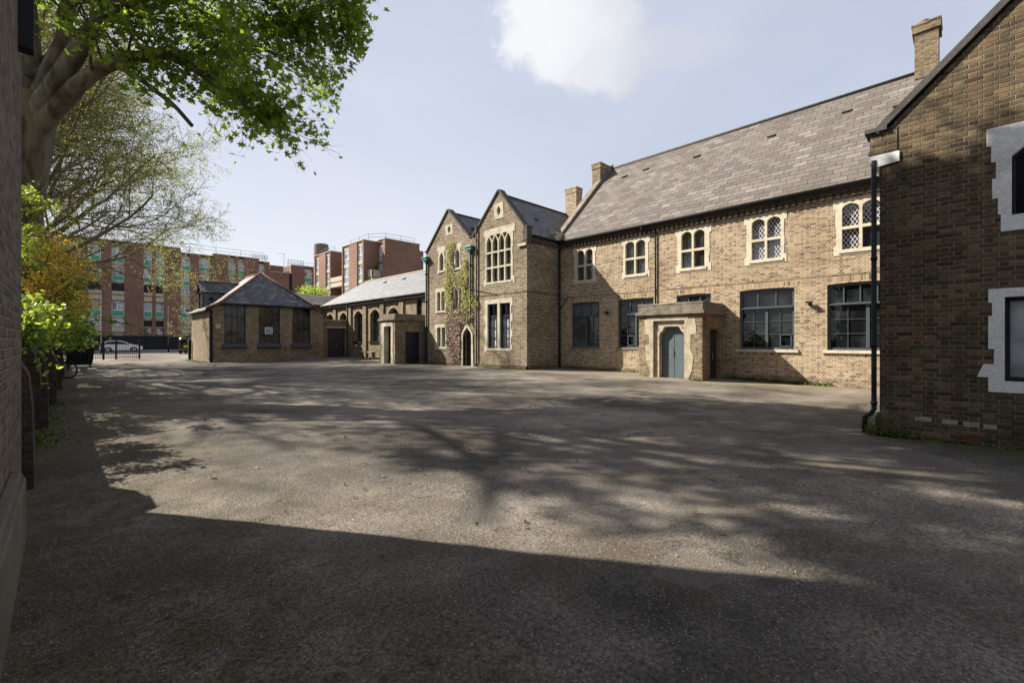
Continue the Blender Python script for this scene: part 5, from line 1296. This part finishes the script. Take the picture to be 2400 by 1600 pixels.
shrub('leafy_shrub', (-1.0, 10.0, 1.0), cloud(34, (-1.3, 7.8, 1.5), (-.25, 13.5, 2.05), .18, .3), 9000, .085, {'leaf_lime': .5, 'leaf_shrub': .5}, 'bright green shrub nearest the camera on top of the first buttress', 42,
      sprigs=[[(-.35, 9.2, 1.6), (-.25, 9.1, 1.3), (-.22, 9.05, .95)], [(-.15, 10.2, 1.5), (-.05, 10.1, 1.2)]])
shrub('leafy_shrub', (-1.0, 22.5, 1.0), cloud(60, (-1.4, 19, 1.5), (.5, 27, 2.8), .3, .5, lambda x, y, z: x < .55-.45*abs(z-1.9)), 12000, .12, {'leaf_shrub': .8, 'leaf_lime': .2}, 'dense mid green shrub further along the wall above the bicycle', 43,
      sprigs=[[(.1, 15.0, 2.0), (.6, 14.6, 2.1), (1.15, 14.3, 2.0), (1.45, 14.1, 1.8)], [(.1, 16.0, 1.8), (.5, 15.7, 1.9), (.9, 15.6, 1.75)]])
shrub('leafy_shrub', (-1.1, 33, 1.0), cloud(60, (-2.2, 27, 1.4), (-.1, 44, 5.5), .5, .95), 7500, .2, {'leaf_shrub': .7, 'leaf_lime': .3}, 'far hedge like shrub behind the black bin below the budding trees', 44)
# creeper on the small gable
cr = thing('creeper', (GX-.05, 21.7, .1), 'yellow green creeper climbing the small gable, its lower stems dry and pinkish', 'climbing plant')
rg = np.random.default_rng(9)
def creeper_pts(n, f, ylo, yhi, zlo, zhi):
    P = []
    while len(P) < n:
        y, z = rg.uniform(ylo, yhi), rg.uniform(zlo, zhi)
        if rg.uniform() < f(y, z): P.append((GX-.03-rg.uniform(0, .13), y, z))
    return np.array(P)
def inwin(y, z):
    return any(v[4]-.02 < y < v[5]+.02 and v[6] < z < v[7] for k, v in gw.items() if k in ('m2',))
def fgreen(y, z):
    s = .12*math.sin(z*3.1)+.07*math.sin(z*7.7+1)
    if inwin(y, z) or (20.2 < y < 21.05 and z < 2.4): return 0
    a = 21.95-max(0, z-5.6)*.05+s < y < 22.72+s*.6-max(0, z-6)*.12
    b = 20.62+s < y < 21.3+s-max(0, z-5.5)*.5 and z < 6.3+s
    c = 20.5+s < y < 22.7+s and 4.8 < z < 5.7
    d = 19.75+s < y < 20.5+s and 2.9+abs(y-20.1) < z < 4.6-(20.5-y)*.7
    return (1 if a and z < 7.6 else 0) or (.95 if b else 0) or (.5 if c else 0) or (.55 if d else 0) or (.3 if 20.3 < y < 22.6 and 2.7 < z < 3.7 else 0)
G = creeper_pts(4000, lambda y, z: fgreen(y, z)*(1 if z > 3.5 else .35), 19.6, 22.9, 2.6, 7.7)
leaves('foliage', G, .105, OVAL, M['leaf_ivy'], cr, seed=2, nrm=np.tile((-1, -.2, .5), (len(G), 1)))
def fdry(y, z):
    if (20.0 < y < 21.2 and z < 2.6) or inwin(y, z): return 0
    e = 20.95+.1*math.sin(z*5) < y < 22.62+.08*math.sin(z*6)-max(0, 1.4-z)*.55
    return .9*(min(1, .35+z/2.5)) if e else (.5 if 20.5 < y < 21 and 2.5 < z < 3.4 else 0)
D_ = creeper_pts(2900, fdry, 20.4, 22.8, .3, 3.85)
leaves('dry_foliage', D_, .1, OVAL, M['leaf_dry'], cr, seed=6, nrm=np.tile((-1, -.2, .5), (len(D_), 1)))
st = []
for i in range(34):
    y = rg.uniform(21.2, 21.9); y1 = rg.uniform(20.8, 22.6); z1 = rg.uniform(2.5, 6.5)
    pts = [V_((GX-.05, y, .1))]; k = 9
    for j in range(1, k+1):
        t = j/k; pts.append(V_((GX-.04-rg.uniform(0, .03), y+(y1-y)*t**.7+rg.normal()*.05, .1+z1*t)))
    st.append((pts, [.018*(1-.6*j/k) for j in range(k+1)]))
branch_mesh('stems', st, M['twig'], cr)

# ground litter, weeds, grass
P = []; rg = np.random.default_rng(77)
def addg(n, fx, fyy, dz=.012):
    for _ in range(n):
        x, y = fx(), fyy(); P.append((x, y, gz(x, y)+dz))
addg(5200, lambda: min(3.5, abs(rg.normal(0, .65))-.15), lambda: rg.uniform(2.2, 26))
addg(3000, lambda: rg.uniform(-.2, 16), lambda: rg.uniform(-1, 14))
addg(900, lambda: rg.uniform(-.2, 5), lambda: rg.uniform(0, 5))
P = np.array([p for p in P if not (p[0] > 9.8 and p[1] < 1.3)])
lt = leaves('leaf_litter', P, .019, OVAL, M['leaf_litter'], None, seed=12, nrm=np.tile((0, 0, 1.6), (len(P), 1)))
tag(lt, kind='stuff', label='small dry leaves and bud scales scattered over the asphalt', cat='leaf litter')
P2 = []
for _ in range(130):
    x, y = rg.uniform(.2, 9), rg.uniform(.5, 11); P2.append((x, y, gz(x, y)+.015))
lt = leaves('fallen_leaves', np.array(P2), .055, MAPLE, M['leaf_litter'], None, seed=15, nrm=np.tile((0, 0, 1.2), (len(P2), 1)), fold=.3); tag(lt, 'larger curled dead leaves lying here and there on the yard', 'fallen leaves', kind='stuff')
mb = MB()
for _ in range(160):
    x, y = rg.uniform(.3, 9), rg.uniform(-.5, 10); a = rg.uniform(0, 6.28); L = rg.uniform(.04, .16); b = rg.normal()*.5
    mb.tube([(x, y, gz(x, y)+.008), (x+L*.5*math.cos(a), y+L*.5*math.sin(a), gz(x, y)+.014), (x+L*math.cos(a+b), y+L*math.sin(a+b), gz(x, y)+.008)], .0025, 4)
tag(mb.build('fallen_twigs', M['twig']), 'thin broken twigs littering the asphalt', 'twigs', kind='stuff')
rg = np.random.default_rng(55); P3 = []
for _ in range(11000):
    y = rg.uniform(-2.5, 8); x = rg.uniform(-.2, 8.5)
    if math.sin(x*2.2+1.5*math.sin(y*1.3))+math.sin(y*2.9+x) > -.9: P3.append((x, y, gz(x, y)+.006))
lt = leaves('bud_scales', np.array(P3), .011, TRI, M['scale'], None, seed=16, nrm=np.tile((0, 0, 1.4), (len(P3), 1))); tag(lt, 'tiny pale bud scales peppering the dark asphalt in the foreground', 'bud scales', kind='stuff')
def weeds(name, pts, size, mat, label, seed):
    o = leaves(name, np.array(pts), size, OVAL, M[mat], None, seed=seed); tag(o, label, 'weeds', kind='stuff')
W = []
for _ in range(1500):
    y = 1.25-abs(rg.normal(0, .35)) if rg.uniform() < .55 else rg.uniform(-.6, 1.2)
    W.append((NX-.08-abs(rg.normal(0, .06)), y, .02+abs(rg.normal(0, .05))*(1 if y > .7 else .35)))
for _ in range(350): W.append((NX-.06+rg.normal(0, .03), 1.24+rg.normal(0, .06), abs(rg.normal(0, .16))))
weeds('weeds', W, .035, 'grass', 'green weeds and moss at the foot of the near gable and downpipe', 3)
W = []
for _ in range(2600):
    y = rg.choice([rg.uniform(3.6, 7.0), rg.uniform(10, 15.5), rg.uniform(3.4, 6.8)]); x = HX-.06-abs(rg.normal(0, .07)); W.append((x, y, gz(x, y)+abs(rg.normal(0, .07))))
for _ in range(300): W.append((17.28-abs(rg.normal(0, .05)), 7.2+abs(rg.normal(0, .25)), .05+abs(rg.normal(0, .05))))
for _ in range(500): y = rg.uniform(15.9, 19.6); W.append((GX-.1-abs(rg.normal(0, .05)), y, .14+abs(rg.normal(0, .05))))
weeds('weeds', W, .06, 'grass', 'weeds growing along the foot of the school hall and gabled wall', 4)
W = []
for _ in range(9000):
    y = rg.uniform(7.5, 20); x = -.62+abs(rg.normal(0, .25))*(1.0 if 9 < y < 16 else .5)
    if x < .28: W.append((x, y, gz(x, y)+abs(rg.normal(0, .02))))
weeds('grass_verge', W, .05, 'grass', 'strip of bright moss and grass between the wall buttresses', 5)
W = []
for _ in range(1500): y = rg.uniform(36, 42); x = 6.9-abs(rg.normal(0, .25)); W.append((x, y, gz(x, y)+abs(rg.normal(0, .03))))
weeds('weeds', W, .07, 'grass', 'short weeds along the side wall of the classroom by the gateway', 6)

# ================================================================== CAMERA, SUN, SKY
cam = bpy.data.cameras.new('camera'); co = bpy.data.objects.new('camera', cam); COL.objects.link(co)
cam.sensor_width = 36; cam.lens = 1060/2400*36; cam.clip_start = .02; cam.clip_end = 5000
co.location = (0, 0, 1.6)
F = Vector((.7037, .7105, 0)).normalized()
co.rotation_euler = F.to_track_quat('-Z', 'Y').to_euler()
cam.shift_y = -1/2400
scn.camera = co
S = Vector((-.551, .835, .83)).normalized()
sl = bpy.data.lights.new('sun', 'SUN'); so = bpy.data.objects.new('sun', sl); COL.objects.link(so)
sl.energy = 5.0; sl.angle = R(.55); sl.color = (1, .92, .79)
so.rotation_euler = S.to_track_quat('Z', 'Y').to_euler()
w = bpy.data.worlds.new('World'); scn.world = w; w.use_nodes = True; nt = w.node_tree; nt.nodes.clear()
class WN(NT):
    def __init__(s, t): s.t = t
T = WN(nt)
out = T.n('ShaderNodeOutputWorld'); bg = T.n('ShaderNodeBackground'); nt.links.new(bg.outputs[0], out.inputs[0])
sky = T.n('ShaderNodeTexSky'); sky.sky_type = 'NISHITA'; sky.sun_disc = False
sky.sun_elevation = math.asin(S.z); sky.sun_rotation = math.atan2(S.x, S.y); sky.dust_density = 1.5; sky.air_density = 1.0
tc = T.n('ShaderNodeTexCoord'); D = tc.outputs['Generated']
sp = T.n('ShaderNodeSeparateXYZ'); T.put(sp.inputs[0], D)
# thin high veil
vm = T.n('ShaderNodeMapping'); vm.inputs['Scale'].default_value = (1, 1, 2.2); T.put(vm.inputs[0], D)
veil = T.ramp(T.noise(1.6, 5, vec=vm.outputs[0], rough=.5, dist=.4), [(.3, .7), (.7, .95)])
hor = smooth(T, sp.outputs[2], .5, .0)
veil = T.math('MAXIMUM', veil, T.math('MULTIPLY', hor, .9))
col = T.mix(veil, sky.outputs[0], T.mix(hor, (4.75, 5.05, 6.0), (6.35, 6.6, 6.95)))
# one soft cumulus
cen = Vector((.797, .617, .665)).normalized()
def dist_to(c, sc, nz):
    sb = T.n('ShaderNodeVectorMath', operation='SUBTRACT'); T.put(sb.inputs[0], D); sb.inputs[1].default_value = c
    e1 = Vector((.7105, -.7037, 0)); e2 = e1.cross(Vector(c)).normalized()
    ds = []
    for e, s_ in ((e1, sc[0]), (e2, sc[1])):
        dn = T.n('ShaderNodeVectorMath', operation='DOT_PRODUCT'); nt.links.new(sb.outputs[0], dn.inputs[0]); dn.inputs[1].default_value = e
        ds.append(T.math('MULTIPLY', dn.outputs['Value'], s_))
    r = T.math('SQRT', T.math('ADD', T.math('MULTIPLY', ds[0], ds[0]), T.math('MULTIPLY', ds[1], ds[1])))
    return T.math('ADD', r, nz), ds
n1 = T.math('MULTIPLY', T.math('SUBTRACT', T.noise(7.5, 12, vec=D, rough=.6), .5), 1.7)
r1, ds = dist_to(cen, (5.3, 9.6), n1)
r2, _ = dist_to(Vector((.93, .49, .655)).normalized(), (6.5, 19), n1)
cm = T.math('MAXIMUM', T.math('MULTIPLY', smooth(T, r1, 1.02, .68), .95), T.math('MULTIPLY', smooth(T, r2, 1.0, .5), .6))
shade = T.math('ADD', T.math('MULTIPLY', ds[0], .45), T.math('MULTIPLY', T.math('SUBTRACT', T.noise(3.2, 4, vec=D), .5), 1.2))
ccol = T.mix(smooth(T, shade, -.35, .35), (6.6, 6.75, 6.9), (4.5, 4.75, 5.3))
col = T.mix(cm, col, ccol)
T.put(bg.inputs[0], col); bg.inputs[1].default_value = .056
scn.view_settings.view_transform = 'Standard'; scn.view_settings.look = 'None'; scn.view_settings.gamma = 1
scn.view_settings.exposure = 1.36
scn.render.engine = 'CYCLES'
scn.cycles.max_bounces = 6; scn.cycles.transparent_max_bounces = 6
for o in bpy.data.objects:
    if '_o' in o: del o['_o']
